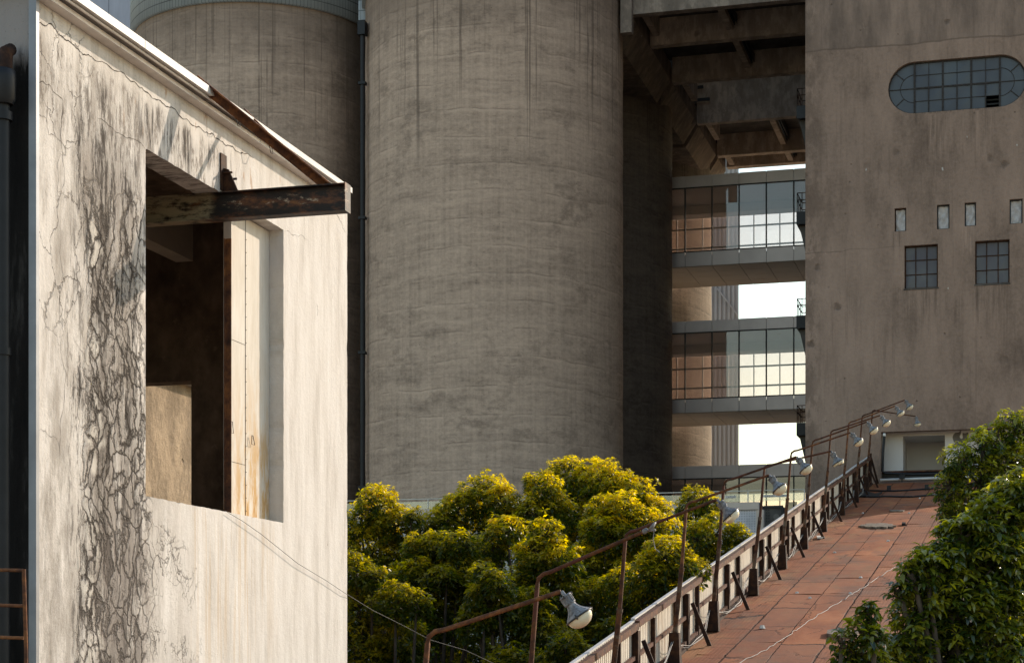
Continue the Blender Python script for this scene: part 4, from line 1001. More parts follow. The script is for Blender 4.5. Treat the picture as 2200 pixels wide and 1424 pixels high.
# ================================================================== sloping gallery roof (the red ramp)
RX0, RX1, RY0, RY1 = -5.86, -1.7, 3.0, TY-.004
rg = thing('conveyor_gallery', 'sloping conveyor gallery with red sheet roof climbing to the tower', 'conveyor gallery', (RX0, RY0, GZ))
mb = MB(); ny = 90; xs = [RX0, -5.4, -4.9, -4.13, -3.36, -2.6, RX1]; V = []; q = random.Random(4)
for j in range(ny+1):
    y = RY0+(RY1-RY0)*j/ny
    for k, x in enumerate(xs): V.append((x, y, deck(y)+(q.uniform(-.010, .010) if 0 < k < len(xs)-1 else 0)))
n = len(xs); mb.add(V, [(j*n+k, j*n+k+1, (j+1)*n+k+1, (j+1)*n+k) for j in range(ny) for k in range(n-1)], 0, True)
mb.build('roof_deck', M['deck'], rg)
mb = MB(); q = random.Random(12)
for (xa, xb) in ((-5.40, -4.91), (-4.895, -4.14), (-4.12, -3.37), (-3.345, -2.62), (-2.6, RX1)):
    y = RY0+q.uniform(0, 1)
    while y < RY1-1.2:
        L = q.uniform(2.6, 7.0); ye = min(y+L, RY1-.3); h = [q.uniform(.012, .024) for _ in range(4)]
        j = q.uniform(-.006, .006); c = [(xa+j,y+.008,h[0]),(xb+j,y+.008,h[1]),(xb-j,ye-.006,h[2]),(xa-j,ye-.006,h[3])]
        nx_, ny_ = 3, 9; V = []
        for b_ in range(ny_+1):
            for a_ in range(nx_+1):
                u, v = a_/nx_, b_/ny_
                X_ = (c[0][0]*(1-u)+c[1][0]*u)*(1-v)+(c[3][0]*(1-u)+c[2][0]*u)*v; Y_ = y+.008+(ye-y-.014)*v+(q.uniform(-.014,.014) if b_ in (0, ny_) else 0)
                H = (h[0]*(1-u)+h[1]*u)*(1-v)+(h[3]*(1-u)+h[2]*u)*v+q.uniform(-.004,.004)+(.010*q.random() if b_ in (0,) else 0)
                V.append((X_, Y_, deck(Y_)+H))
        k0 = len(V); n1 = nx_+1
        F = [(b_*n1+a_, b_*n1+a_+1, (b_+1)*n1+a_+1, (b_+1)*n1+a_) for b_ in range(ny_) for a_ in range(nx_)]
        V += [(x, y_, deck(y_)+.002) for (x, y_, z) in V[:n1]]; F += [(k0+a_, k0+a_+1, a_+1, a_) for a_ in range(nx_)]
        mb.add(V, F); y = ye
mb.build('roof_sheet', M['deck'], rg)
mb = MB(); y0, y1 = RY0, RY1
mb.add([(RX0-.02,y0,deck(y0)-.03),(RX1+.02,y0,deck(y0)-.03),(RX1+.02,y1,deck(y1)-.03),(RX0-.02,y1,deck(y1)-.03),(RX0-.02,y0,GZ),(RX1+.02,y0,GZ),(RX1+.02,y1,GZ+2),(RX0-.02,y1,GZ+2)],
       [(0,1,2,3),(0,4,5,1),(1,5,6,2),(0,3,7,4)]); mb.build('side_wall', M['dark_conc'], rg)

# ------------------------------------------------------------------ fence on the left edge
FX = -5.80; FH = 1.07; FY0, FY1 = 8.0, 72.6
fn = thing('corrugated_fence', 'cream corrugated fence with rusty rails along the red ramp', 'fence', (FX, FY0, deck(FY0)))
def fz(y, h): return deck(y)+h
step = 4.55; bays = []; y = 9.9
while y < FY1-.5: bays.append((y, min(y+step, FY1))); y += step
for (ya, yb) in bays:
    mb = MB(); pts = []; yy = ya+.01
    while yy < yb-.02:
        for dy, dx in ((0, 0), (.070, 0), (.082, -.04), (.104, -.04), (.116, 0)): 
            if yy+dy < yb: pts.append((FX+dx, yy+dy))
        yy += .132
    m = len(pts); mb.add([(x, y_, fz(y_, .07)) for x, y_ in pts]+[(x, y_, fz(y_, FH-.01)) for x, y_ in pts], [(i, i+1, m+i+1, m+i) for i in range(m-1)])
    mb.build('corrugated_panel', M['fence'], fn)
r = random.Random(2)
for (ya, yb) in bays:
    s = r.uniform(-.02, .02)
    mb = MB(); mb.bar((FX+.05, ya+.01, fz(ya, FH-.06)+s), (FX+.05, yb-.01, fz(yb, FH-.06)+s), .07, .10); mb.build('top_rail', M['rail'], fn)
    mb = MB(); mb.bar((FX+.045, ya, fz(ya, .54)), (FX+.045, yb, fz(yb, .54)), .05, .06); mb.build('middle_rail', M['rail'], fn)
    mb = MB(); mb.bar((FX+.05, ya, fz(ya, .10)), (FX+.05, yb, fz(yb, .10)), .05, .06); mb.build('bottom_rail', M['rail'], fn)
    mb = MB(); mb.bar((FX-.02, ya, fz(ya, FH+.015)+s), (FX-.02, yb, fz(yb, FH+.015)+s), .06, .025); mb.build('cap_strip', M['white_metal'], fn)
    mb = MB(); mb.bar((FX+.10, ya, fz(ya, .03)), (FX+.10, yb, fz(yb, .03)), .05, .06); mb.build('kerb_strip', M['rust_dark'], fn)
poles = [(920,17.4),(1155,21.35),(1343,26.0),(1475,30.66),(1556,34.5),(1639,39.5),(1699,44.2),(1744,48.5),(1784,53.1),(1822,58.4),(1851,63.1),(1873,67.3)]
PYs = []
for px, f in poles:
    d = ray(px, 1100); PYs.append(d.y*(-5.38/d.x))
for i, py_ in enumerate(PYs):
    nxt = PYs[i+1] if i+1 < len(PYs) else py_+4.4
    L = nxt-py_
    for fr, wd in ((.26, .05), (.52, .16), (.80, .06)):
        y_ = py_+L*fr
        if y_ > FY1: continue
        mb = MB(); mb.box(FX+.012, FX+.09 if wd < .1 else FX+.105, y_-wd/2, y_+wd/2, fz(y_, .02), fz(y_, FH-.12 if wd < .1 else FH-.13)); mb.build('post', M['rust_dark'], fn)
    y_ = py_+L*.56
    if y_ < FY1:
        mb = MB(); mb.bar((FX+.12, y_+.05, fz(y_, .76)), (FX+.46, y_-.12, fz(y_-.12, .01)), .07, .035, 0, (0,1,0)); mb.build('brace', M['rust_dark'], fn)
mb = MB(); mb.box(FX, FX+.08, FY1-.06, FY1+.06, fz(FY1, 0), fz(FY1, FH+.12)); mb.bar((FX+.04, FY1, fz(FY1, FH)), (FX+.3, FY1+.2, fz(FY1, .05)), .08, .05, 0, (0,1,0)); mb.build('end_post', M['rust_dark'], fn)
# pale cable looping along the foot of the fence
for i, py_ in enumerate(PYs[2:-1]):
    i += 2; nx = PYs[i+1]; mb = MB(); pts = []
    for k in range(15):
        t = k/14; yy = py_+(nx-py_)*t; sag = 4*t*(1-t)
        pts.append((FX+.16+.05*math.sin(t*7+i), yy, fz(yy, .42-.34*sag+.03*math.sin(t*19+i))))
    mb.tube(pts, .008, 5); mb.tube([(x+.03, y_, z-.04*math.sin(k*.9)) for k, (x, y_, z) in enumerate(pts)], .006, 5)
    tag(mb.build('looped_cable', M['cable_white']), ['pale cables sagging along the fence foot, %s pair from the tower' % s for s in ('ninth','eighth','seventh','sixth','fifth','fourth','third','second','first')][i-2], 'cable', 'cables sagging along the fence foot')

# ------------------------------------------------------------------ street lamps
def lamp_head(parent, tip, tiltx, tilty, broken=0, seed=0):
    """tip: end of the arm; the bell hangs from it, tilted."""
    R = Matrix.Translation(tip) @ Matrix.Rotation(math.radians(tilty), 4, 'X') @ Matrix.Rotation(math.radians(-tiltx), 4, 'Y')
    # local -Z is the way the lamp points
    mb = MB()
    mb.lathe([(.0, .02), (.018, .015), (.020, -.035)], R, 12)
    n = 28
    mb.lathe([(.022, -.030), (.052, -.034), (.060, -.040), (.062, -.048), (.054, -.052), (.054, -.115), (.058, -.120), (.056, -.128), (.046, -.132)], R, n)
    for k in range(12):
        a = 2*math.pi*k/12; c, s = math.cos(a), math.sin(a)
        mb.bar(R @ Vector((.055*c, .055*s, -.052)), R @ Vector((.055*c, .055*s, -.118)), .006, .010, 0, R.to_3x3() @ Vector((c, s, 0)))
    mb.lathe([(.046, -.130), (.048, -.150), (.056, -.175), (.072, -.200), (.096, -.226), (.118, -.244), (.128, -.256), (.131, -.262)], R, n)
    for k in range(10):
        a = 2*math.pi*(k+.4)/10; c, s = math.cos(a), math.sin(a)
        prof = [(.048,-.150),(.056,-.175),(.072,-.200),(.096,-.226),(.118,-.244)]
        for (r0, z0), (r1, z1) in zip(prof[:-1], prof[1:]):
            mb.bar(R @ Vector((r0*c, r0*s, z0)), R @ Vector((r1*c, r1*s, z1)), .005, .008, 0, R.to_3x3() @ Vector((c, s, 0)))
    head = mb.build('lamp_bell', M['lamp_paint'], parent)
    mb = MB(); mb.lathe([(.128, -.258), (.137, -.258), (.139, -.266), (.137, -.274), (.126, -.274)], R, n)
    for k in range(3):
        a = 2*math.pi*k/3+.6; c, s = math.cos(a), math.sin(a)
        mb.tube([R @ Vector((.132*c, .132*s, -.245)), R @ Vector((.150*c, .150*s, -.262)), R @ Vector((.136*c, .136*s, -.284))], .008, 6)
        mb.tube([R @ Vector((.052*c, .052*s, -.030)), R @ Vector((.074*c, .074*s, -.040)), R @ Vector((.066*c, .066*s, -.062))], .007, 6)
    mb.build('rim', M['lamp_rim'], head)
    prof = [(.124*math.cos(a), -.272-.098*math.sin(a)) for a in [math.radians(d) for d in range(0, 91, 10)]]
    mb = MB()
    if broken == 0: mb.lathe(prof, R, 32)
    else:
        mb.lathe(prof[:7 if broken == 1 else 5], R, 26, a0=.4+seed, a1=.4+seed+(4.2 if broken == 1 else 2.6))
        mb.lathe(prof[:3], R, 32); mb.lathe([(.0,-.20),(.03,-.21),(.036,-.26),(.02,-.29),(0,-.30)], R, 12)
    mb.build('glass_dome', M['lamp_glass'], head)
tips = [(1205,1270),None,(1540,1073),(1652,1020),(1711,981),(1797,885+84),(1827,929),(1862,906),(1891,892),(1923,872),(1944,859),(1967,894)]
bends = [(925,1362),(1160,1238),(1348,1146),(1478,1082),(1558,1034),(1645,1001),(1702,971),(1748,947),(1787,926),(1825,908),(1854,893),(1876,881)]
desc = ['rusty gooseneck lamp nearest the camera, over the dark trees', 'rusty gooseneck lamp post missing its head, bare bracket only', 'rusty gooseneck lamp with a smashed glass dome in front of the trees', 'rusty gooseneck lamp in front of the lowest glass bridge, fourth along the fence', 'rusty gooseneck lamp whose bell stands against the tower edge', 'rusty gooseneck lamp with broken dome and pale brown post, arm crossing behind its neighbour', 'rusty gooseneck lamp with whole dome on the tower, right after the broken one', 'rusty gooseneck lamp fifth from the tower end', 'rusty gooseneck lamp fourth from the tower end', 'rusty gooseneck lamp third from the tower end, blackened dome', 'rusty gooseneck lamp second from the tower end, bell highest in the photo', 'rusty gooseneck lamp last before the tower, arm sloping downward']
for i, Yp in enumerate(PYs):
    bp = onY(*bends[i], Yp); base = Vector((-5.58, Yp-.0, deck(Yp)))
    lt = thing('street_lamp', desc[i], 'street lamp', base, 'gooseneck lamps along the ramp fence')
    mb = MB(); z0 = base.z+.002; a, b, c = .11, .085, .56
    mb.add([(base.x-a,Yp-a,z0),(base.x+a,Yp-a,z0),(base.x+a,Yp+a,z0),(base.x-a,Yp+a,z0),(base.x-b+.01,Yp-b,z0+c),(base.x+b,Yp-b,z0+c),(base.x+b,Yp+b,z0+c),(base.x-b+.01,Yp+b,z0+c)],
           [(0,3,2,1),(4,5,6,7),(0,1,5,4),(1,2,6,5),(2,3,7,6),(3,0,4,7)]); mb.build('base_box', M['rust_dark'], lt)
    rt = random.Random(i)
    mid = base.lerp(Vector((bp.x-.03, Yp, bp.z)), .60)
    mb = MB(); mb.tube([base+Vector((0,0,.5)), mid], .040, 10); mb.tube([mid-Vector((0,0,.03)), mid+Vector((.002,0,.02))], .044, 10)
    mb.build('lower_pole', M['pole'], lt)
    top = Vector((bp.x-.03, Yp, bp.z-.09))
    if tips[i]: tp = onY(*tips[i], Yp)
    else: tp = onY(1386, 1140, Yp)
    if i == 5: tp = onY(1340+457-457+0+0+0 and 1785, 969, Yp)
    d = (tp-bp).normalized()
    mb = MB(); mb.tube([mid, top, bp+Vector((-.018,0,-.02)), bp+d*.05+Vector((0,0,.012)), bp+d*.14, tp], [.030,.026,.025,.024,.022,.020], 10)
    mb.build('arm', M['rail'] if i % 3 else M['rust'], lt)
    if i == 1:
        R = Matrix.Translation(tp) @ Matrix.Rotation(math.radians(58), 4, 'Y')
        mb = MB(); mb.lathe([(0,.04),(.025,.03),(.03,-.02),(.012,-.04)], R, 10); mb.lathe([(.0,-.03),(.02,-.035),(.07,-.05),(.065,-.06),(0,-.04)], Matrix.Translation(tp+Vector((.12,0,.01))) @ Matrix.Rotation(math.radians(130), 4, 'Y'), 14)
        mb.tube([tp, tp+Vector((.12,0,.01))], .015, 6)
        mb.tube([tp+Vector((.10,0,0)), tp+Vector((.09,.01,-.10)), tp+Vector((.11,.02,-.2)), tp+Vector((.16,.02,-.24))], .005, 5)
        mb.build('bare_bracket', M['lamp_paint'], lt); continue
    tilt = {0: 34, 2: 40, 3: 36, 4: 36, 5: 30, 6: 38, 7: 36, 8: 36, 9: 34, 10: 32, 11: 12}[i]
    lamp_head(lt, tp+Vector((.015,0,-.01)), tilt, rt.uniform(-6, 10), {2: 1, 5: 2, 9: 1}.get(i, 0), seed=i)

# ------------------------------------------------------------------ litter and cables on the deck
def dk(px, py, h=0):
    d = ray(px, py); t = 5.0/(TAN*d.y-d.z); p = d*t; return Vector((p.x, p.y, p.z+h+.022))
N_ = Vector((0, -TAN, 1)).normalized()
def slab(name, pts, th, mat, label, cat, group=None):
    mb = MB(); P = [dk(*p) + N_*.004 for p in pts]; n = len(P)
    mb.add(P+[p+N_*th for p in P], [tuple(range(n))[::-1], tuple(range(n, 2*n))]+[(i, (i+1)%n, n+(i+1)%n, n+i) for i in range(n)])
    o = mb.build(name, mat)
    cpt = sum(P, Vector())/n
    for v in o.data.vertices: v.co -= cpt
    o.location = cpt; return tag(o, label, cat, group)
slab('splintered_board', [(1844,1134.2),(1852,1132.5),(1850,1131.6),(1862,1131),(1859,1129.6),(1872,1128.6),(1880,1129.3),(1893,1128.2),(1908,1129),(1906,1130.2),(1918,1130.4),(1915,1132),(1926,1133.6),(1914,1134.6),(1920,1137),(1908,1135.8),(1905,1137.6),(1893,1136.2),(1880,1137.4),(1872,1135.8),(1860,1136.2),(1856,1134.8)], .05, M['wood_old'], 'splintered grey board lying in the middle of the red ramp', 'board')
slab('board_scrap', [(1910,1098.5),(1930,1098),(1944,1099),(1940,1100.8),(1915,1101)], .03, M['wood_old'], 'small wet board scrap lying on the ramp beyond the big board', 'board')
slab('plaster_scrap', [(1754,1155),(1768,1155),(1772,1158),(1756,1159)], .04, M['white_bits'], 'pale plaster scrap beside a brace at the fence foot', 'rubble')
slab('plaster_scrap', [(1778,1362),(1800,1360),(1846,1364),(1842,1372),(1800,1374),(1776,1370)], .06, M['wood_old'], 'broken pale slab near the leaves at the bottom of the ramp', 'rubble')
slab('black_brick', [(1937.5,1128),(1946,1128),(1946,1131),(1937.5,1131)], .07, M['black'], 'small black block on the ramp right of the splintered board', 'block')
spots = [(1908,1164),(1854,1104),(1793,1189),(1712,1276),(1826,1277),(1637,1352),(1849,1243),(1953,1104),(1976,1072),(1740,1287)]
wh = ['white stone chip on the ramp %s' % s for s in ('below the splintered board','left of the small wet scrap','left of the middle seam','low down near the fence','beside the long white wire','nearest the camera','below the leaf tips','right of the small wet scrap','near the two dark hoses','halfway down the left sheets')]
for k, (x, y) in enumerate(spots):
    r = random.Random(k+20); c = dk(x, y)
    mb = MB(); s = .05 if k != 5 else .09
    vs = [Vector((r.uniform(.6,1)*math.cos(a)*s, r.uniform(.5,1)*math.sin(a)*s*.8, 0)) for a in [k2*math.pi/3 for k2 in range(6)]]
    mb.add([c+v for v in vs]+[c+v*.6+Vector((0,0,s*.7)) for v in vs], [tuple(range(6))[::-1], tuple(range(6,12))]+[(i,(i+1)%6,6+(i+1)%6,6+i) for i in range(6)])
    o = mb.build('stone_chip', M['white_bits'])
    for v in o.data.vertices: v.co -= c
    o.location = c; tag(o, wh[k], 'stone', 'white stone chips strewn on the ramp')
mb = MB(); q = random.Random(8); P = [(1594,1424),(1640,1403),(1700,1364),(1740,1335),(1790,1305),(1830,1280),(1860,1262),(1890,1240),(1935,1215)]
pts = []
for a, b in zip(P[:-1], P[1:]):
    for k in range(8): t = k/8; pts.append(dk(a[0]+(b[0]-a[0])*t+q.uniform(-2.5,2.5), a[1]+(b[1]-a[1])*t+q.uniform(-1.8,1.8))+N_*.012)
mb.tube([dk(1560,1446)+N_*.012]+pts, .0055, 5); tag(mb.build('loose_cable', M['cable_white']), 'long kinked white wire lying down the red ramp', 'cable')
for k, (P, lab) in enumerate((([(1846,1069),(1880,1070),(1900,1069),(1960,1070),(1990,1067),(2010,1066)], 'nearer dark hose lying across the upper ramp'), ([(1850,1056),(1900,1057),(1925,1057),(1960,1055),(2005,1052)], 'farther dark hose lying across the upper ramp'))):
    mb = MB(); mb.tube([dk(*p)+N_*.03 for p in P], .032, 8)
    tag(mb.build('dark_hose', M['black']), lab, 'hose', 'dark hoses across the ramp')
for k, (x, y) in enumerate(((1910,1056),(1991,1054))):
    c = dk(x, y); mb = MB(); mb.box(c.x-.07, c.x+.07, c.y-.06, c.y+.06, c.z+.06, c.z+.20); mb.box(c.x-.05, c.x-.02, c.y-.02, c.y+.02, c.z-.0, c.z+.06); mb.box(c.x+.02, c.x+.05, c.y-.02, c.y+.02, c.z, c.z+.06)
    tag(mb.build('clamp_block', M['black']), ['small dark clamp on the far hose, left one', 'small dark clamp on the far hose, right one by the leaves'][k], 'clamp', 'clamps on the far hose')
slab('tarred_rag', [(1840,1062),(1860,1058),(1880,1064),(1896,1060),(1885,1068),(1862,1070),(1848,1067)], .05, M['black'], 'crumpled black tar rag beside the fence near the top', 'rag')
# ================================================================== trees
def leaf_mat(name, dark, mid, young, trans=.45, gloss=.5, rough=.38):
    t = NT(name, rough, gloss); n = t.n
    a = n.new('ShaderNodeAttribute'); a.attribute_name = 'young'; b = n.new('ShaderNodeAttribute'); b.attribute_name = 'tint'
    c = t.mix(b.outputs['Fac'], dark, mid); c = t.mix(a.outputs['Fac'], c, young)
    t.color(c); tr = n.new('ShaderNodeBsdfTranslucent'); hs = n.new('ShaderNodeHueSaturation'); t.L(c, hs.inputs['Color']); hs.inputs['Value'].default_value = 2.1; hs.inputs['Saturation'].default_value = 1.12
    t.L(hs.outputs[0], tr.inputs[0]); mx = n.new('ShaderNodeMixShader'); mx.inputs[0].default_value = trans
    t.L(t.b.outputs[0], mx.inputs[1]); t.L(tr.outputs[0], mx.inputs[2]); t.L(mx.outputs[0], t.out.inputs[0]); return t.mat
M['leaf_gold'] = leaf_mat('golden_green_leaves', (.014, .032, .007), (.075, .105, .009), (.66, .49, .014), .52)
M['leaf_green'] = leaf_mat('glossy_green_leaves', (.012, .027, .007), (.060, .092, .013), (.42, .39, .035), .42, .8, .24)
M['bark'] = simple('grey_brown_bark', (.07, .055, .042), .9, 0, .4, 8)

def leaves(lobes, seed, size, rosettes, nleaf=9, detail=False, young_k=1.0, inner=.30):
    """lobes: (center, rx, ry, rz). Returns verts, faces, young, tint (numpy). Leaves sit in drooping rosettes at the shoot tips."""
    rg_ = np.random.default_rng(seed)
    C = np.array([[l[0][0], l[0][1], l[0][2]] for l in lobes]); Rr = np.array([[l[1], l[2], l[3]] for l in lobes])
    area = (Rr[:,0]*Rr[:,2]+Rr[:,0]*Rr[:,1]); pr = area/area.sum()
    N = rosettes; li = rg_.choice(len(lobes), N, p=pr)
    d = rg_.normal(size=(N, 3)); d /= np.linalg.norm(d, axis=1)[:, None]
    # sub-clumps: each lobe is lumpy
    K = 22; bd = rg_.normal(size=(len(lobes), K, 3)); bd /= np.linalg.norm(bd, axis=2)[:, :, None]
    bl2 = bd[li]; dots = np.einsum('nkj,nj->nk', bl2, d); near = dots.max(axis=1)
    lump = np.clip((near-.82)/.18, 0, 1)
    rad = .73+.39*lump + rg_.normal(size=N)*.035
    deep = rg_.random(N) < inner; rad = np.where(deep, rad*rg_.uniform(.45, .9, N), rad)
    stray = rg_.random(N) < .07; rad = np.where(stray & ~deep, rad*rg_.uniform(1.04, 1.22, N), rad)
    P = C[li]+d*Rr[li]*rad[:, None]
    # drop rosettes buried deep inside another lobe
    keep = np.ones(N, bool)
    for j in range(len(lobes)):
        q = (P-C[j])/Rr[j]; keep &= ~((np.linalg.norm(q, axis=1) < .62) & (li != j))
    keep &= ~((lump < .15) & (rg_.random(N) < .35) & ~deep)
    P, d, li, lump, deep, rad = P[keep], d[keep], li[keep], lump[keep], deep[keep], rad[keep]
    N = len(P)
    ax = d*.55+np.array([0, 0, .75])+rg_.normal(size=(N, 3))*.22; ax /= np.linalg.norm(ax, axis=1)[:, None]
    L = nleaf; M_ = N*L
    axl = np.repeat(ax, L, 0); Pl = np.repeat(P, L, 0)
    az = (np.tile(np.arange(L), N)*2.399+np.repeat(rg_.random(N)*6.28, L)); 
    ref = np.tile(np.array([.3, .2, .93]), (M_, 1)); u = np.cross(axl, ref); u /= np.linalg.norm(u, axis=1)[:, None]; v = np.cross(axl, u)
    out = u*np.cos(az)[:, None]+v*np.sin(az)[:, None]
    el = rg_.uniform(-.25, .75, M_)
    ld = out*np.cos(el)[:, None]+axl*np.sin(el)[:, None]; ld[:, 2] -= .34; ld /= np.linalg.norm(ld, axis=1)[:, None]
    up = np.array([0, 0, 1.0])+rg_.normal(size=(M_, 3))*.35
    side = np.cross(ld, up); side /= np.linalg.norm(side, axis=1)[:, None]+1e-9; nrm = np.cross(side, ld)
    ln = size*rg_.uniform(.55, 1.3, M_); wd = ln*rg_.uniform(.36, .48, M_)
    base = Pl+axl*(rg_.uniform(-.25, .35, M_)*size)[:, None]+out*(size*.12)
    ln_, wd_ = ln[:, None], wd[:, None]
    if detail:
        B = base; m1 = base+ld*ln_*.33+nrm*ln_*.03; m2 = base+ld*ln_*.68+nrm*ln_*-.01; T = base+ld*ln_*.98-nrm*ln_*.14
        l1 = m1+side*wd_*.46+nrm*wd_*.16; r1 = m1-side*wd_*.46+nrm*wd_*.16; l2 = m2+side*wd_*.36+nrm*wd_*.10; r2 = m2-side*wd_*.36+nrm*wd_*.10
        V = np.stack([B, l1, m1, r1, l2, m2, r2, T], 1).reshape(-1, 3); o = np.arange(M_)[:, None]*8
        F = np.concatenate([o+np.array(q) for q in ((0,2,1,1),)], 0) if False else None
        quads = np.stack([o+np.array(q) for q in ((2,1,4,5),(3,2,5,6))], 1).reshape(-1, 4)
        tris = np.stack([o+np.array(q) for q in ((0,1,2),(0,2,3),(4,7,5),(5,7,6))], 1).reshape(-1, 3)
        per = 8
    else:
        B = base; mid = base+ld*ln_*.5-nrm*wd_*.10; T = base+ld*ln_-nrm*ln_*.10
        l = base+ld*ln_*.45+side*wd_*.5+nrm*wd_*.08; r = base+ld*ln_*.45-side*wd_*.5+nrm*wd_*.08
        V = np.stack([B, l, T, r, mid], 1).reshape(-1, 3); o = np.arange(M_)[:, None]*5
        quads = np.stack([o+np.array(q) for q in ((0,4,2,1),(0,3,2,4))], 1).reshape(-1, 4); tris = np.zeros((0, 3), int); per = 5
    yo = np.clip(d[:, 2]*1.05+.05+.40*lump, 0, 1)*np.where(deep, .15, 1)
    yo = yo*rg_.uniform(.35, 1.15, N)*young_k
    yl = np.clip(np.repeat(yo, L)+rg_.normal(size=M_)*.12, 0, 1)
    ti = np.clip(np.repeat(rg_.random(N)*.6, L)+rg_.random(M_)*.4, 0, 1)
    return V, quads, tris, np.repeat(yl, per), np.repeat(ti, per), P
def leaf_mesh(name, data, mat, parent):
    V, Q, T, yo, ti, _ = data; off = parent.location
    me = bpy.data.meshes.new(name); V = V-np.array([off.x, off.y, off.z])
    me.vertices.add(len(V)); me.vertices.foreach_set('co', V.astype(np.float32).ravel())
    nl = Q.size+T.size; me.loops.add(nl); me.loops.foreach_set('vertex_index', np.concatenate([Q.ravel(), T.ravel()]).astype(np.int32))
    me.polygons.add(len(Q)+len(T))
    st = np.concatenate([np.arange(len(Q))*4, Q.size+np.arange(len(T))*3]).astype(np.int32)
    me.polygons.foreach_set('loop_start', st)
    for nm, ar in (('young', yo), ('tint', ti)):
        at = me.attributes.new(nm, 'FLOAT', 'POINT'); at.data.foreach_set('value', ar.astype(np.float32))
    me.materials.append(mat); me.update(calc_edges=True); me.validate()
    o = bpy.data.objects.new(name, me); col.objects.link(o); o.parent = parent; return o
def tree(name, label, base, lobes, seed, size, dens, mat, young_k=1.0, detail=False, group=None, nleaf=9, inner=.3, trunk_r=.14):
    t = thing(name, label, 'tree', base, group)
    area = sum(4*math.pi*((l[1]*l[2])**1.6/3+(l[1]*l[3])**1.6/3+(l[2]*l[3])**1.6/3)**(1/1.6) for l in lobes)
    data = leaves(lobes, seed, size, int(area*dens), nleaf, detail, young_k, inner)
    leaf_mesh('crown', data, mat, t)
    r = random.Random(seed); base = Vector(base)
    cz = min(l[0][2]-l[3]*.3 for l in lobes); cx = sum(l[0][0] for l in lobes)/len(lobes); cy = sum(l[0][1] for l in lobes)/len(lobes)
    fork = Vector((cx*.7+base.x*.3, cy*.7+base.y*.3, base.z+(cz-base.z)*.62))
    mb = MB(); mb.tube([base, base.lerp(fork, .5)+Vector((r.uniform(-.1,.1), 0, 0)), fork], [trunk_r*1.25, trunk_r, trunk_r*.8], 9)
    mb.build('trunk', M['bark'], t)
    mb = MB()
    for l in lobes:
        c = Vector(l[0]); m_ = fork.lerp(c, .5)+Vector((r.uniform(-.25,.25), r.uniform(-.2,.2), -.15))
        mb.tube([fork, m_, c], [trunk_r*.5, trunk_r*.32, .02], 6, caps=False)
        for k in range(9):
            v = Vector((r.gauss(0,1), r.gauss(0,1), r.gauss(.3,1))).normalized(); e = c+Vector((v.x*l[1], v.y*l[2], v.z*l[3]))*.86
            mb.tube([c, c.lerp(e, .5)+Vector((0,0,-.04)), e], [.020, .013, .006], 5, caps=False)
    mb.build('limb', M['bark'], t); return t
def lob(px, top, rx, Y, rz=None, ry=None):
    """lobe whose top shows at (px, top) in the photo plane Y; rx in photo pixels"""
    s = Y/ray(px, top).y/F_PX; R = rx*s; Rz = R*(rz or 1.0); c = onY(px, top+Rz/s*1.0, Y)
    return ((c.x, c.y, c.z), R, R*(ry or 1.0), Rz)
G1 = 'golden-tipped trees between the buildings'
def T(label, lobes, seed, young=1.0, dens=62):
    cx = sum(l[0][0] for l in lobes)/len(lobes); cy = sum(l[0][1] for l in lobes)/len(lobes)
    tree('golden_tree', label, (cx, cy+.2, GZ), lobes, seed, .100, dens*1.85, M['leaf_gold'], young, group=G1)
T('golden-tipped tree next to the plaster building, under the gap between silos',
  [lob(812,1044,46,36), lob(775,1075,50,36.2), lob(850,1085,44,36), lob(885,1090,22,35.6), lob(800,1110,75,36.4,1.0), lob(770,1160,70,36.6), lob(860,1140,60,36.4)], 11)
T('green lower tree at the bottom left beside the plaster wall',
  [lob(762,1184,42,32), lob(800,1215,30,31.8), lob(770,1250,60,32.2), lob(850,1252,48,31.6,.9), lob(895,1270,28,31.5), lob(760,1320,70,32), lob(860,1330,60,32.2), lob(800,1380,70,32)], 12, .62)
T('broad golden-tipped tree left of the middle, in front of the big silo',
  [lob(1040,1018,52,37,1.0), lob(985,1050,44,36.8), lob(1082,1045,40,36.6), lob(1010,1075,85,37.2,.9), lob(945,1092,38,36.4), lob(1095,1080,50,36.8), lob(960,1140,70,36.8)], 13)
T('green-gold tree with layered shoots in front of the broad one',
  [lob(895,1147,36,34,.9), lob(930,1140,42,34), lob(990,1140,44,33.8,.8), lob(900,1200,44,33.6), lob(960,1215,36,33.4,.8), lob(1000,1190,60,34), lob(940,1250,66,34), lob(870,1205,40,33.8), lob(1030,1215,22,33)], 14, .72)
T('slim golden shoot tree between the broad tree and the tallest one',
  [lob(1135,1020,17,36.6,1.1), lob(1170,1014,38,36.4,1.15), lob(1150,1060,45,36.4), lob(1190,1060,45,36.6), lob(1160,1120,60,36.8)], 15)
T('tallest golden-tipped tree in the middle',
  [lob(1215,978,42,38.5,1.0), lob(1265,988,46,38.2), lob(1305,992,50,37.8), lob(1350,1016,50,37.6), lob(1250,1030,80,38.6), lob(1330,1050,85,38.2), lob(1395,1058,40,37.6), lob(1420,1075,26,37.4), lob(1240,1110,80,38.6)], 16)
T('golden conical tree standing in front of the tallest tree',
  [lob(1172,1108,34,33.6,1.25), lob(1160,1150,52,33.6), lob(1205,1160,44,33.6), lob(1180,1200,66,33.8), lob(1130,1205,36,33.6), lob(1090,1110,40,34.4,.8), lob(1060,1140,40,34.6)], 17, .95)
T('golden rounded tree right of the middle, over the first lamps',
  [lob(1305,1060,42,36), lob(1340,1056,44,35.8), lob(1300,1095,50,35.6), lob(1370,1085,52,35.8), lob(1420,1100,40,36), lob(1330,1140,80,36.2), lob(1400,1150,70,36.2), lob(1280,1160,60,36)], 18, 1.1)
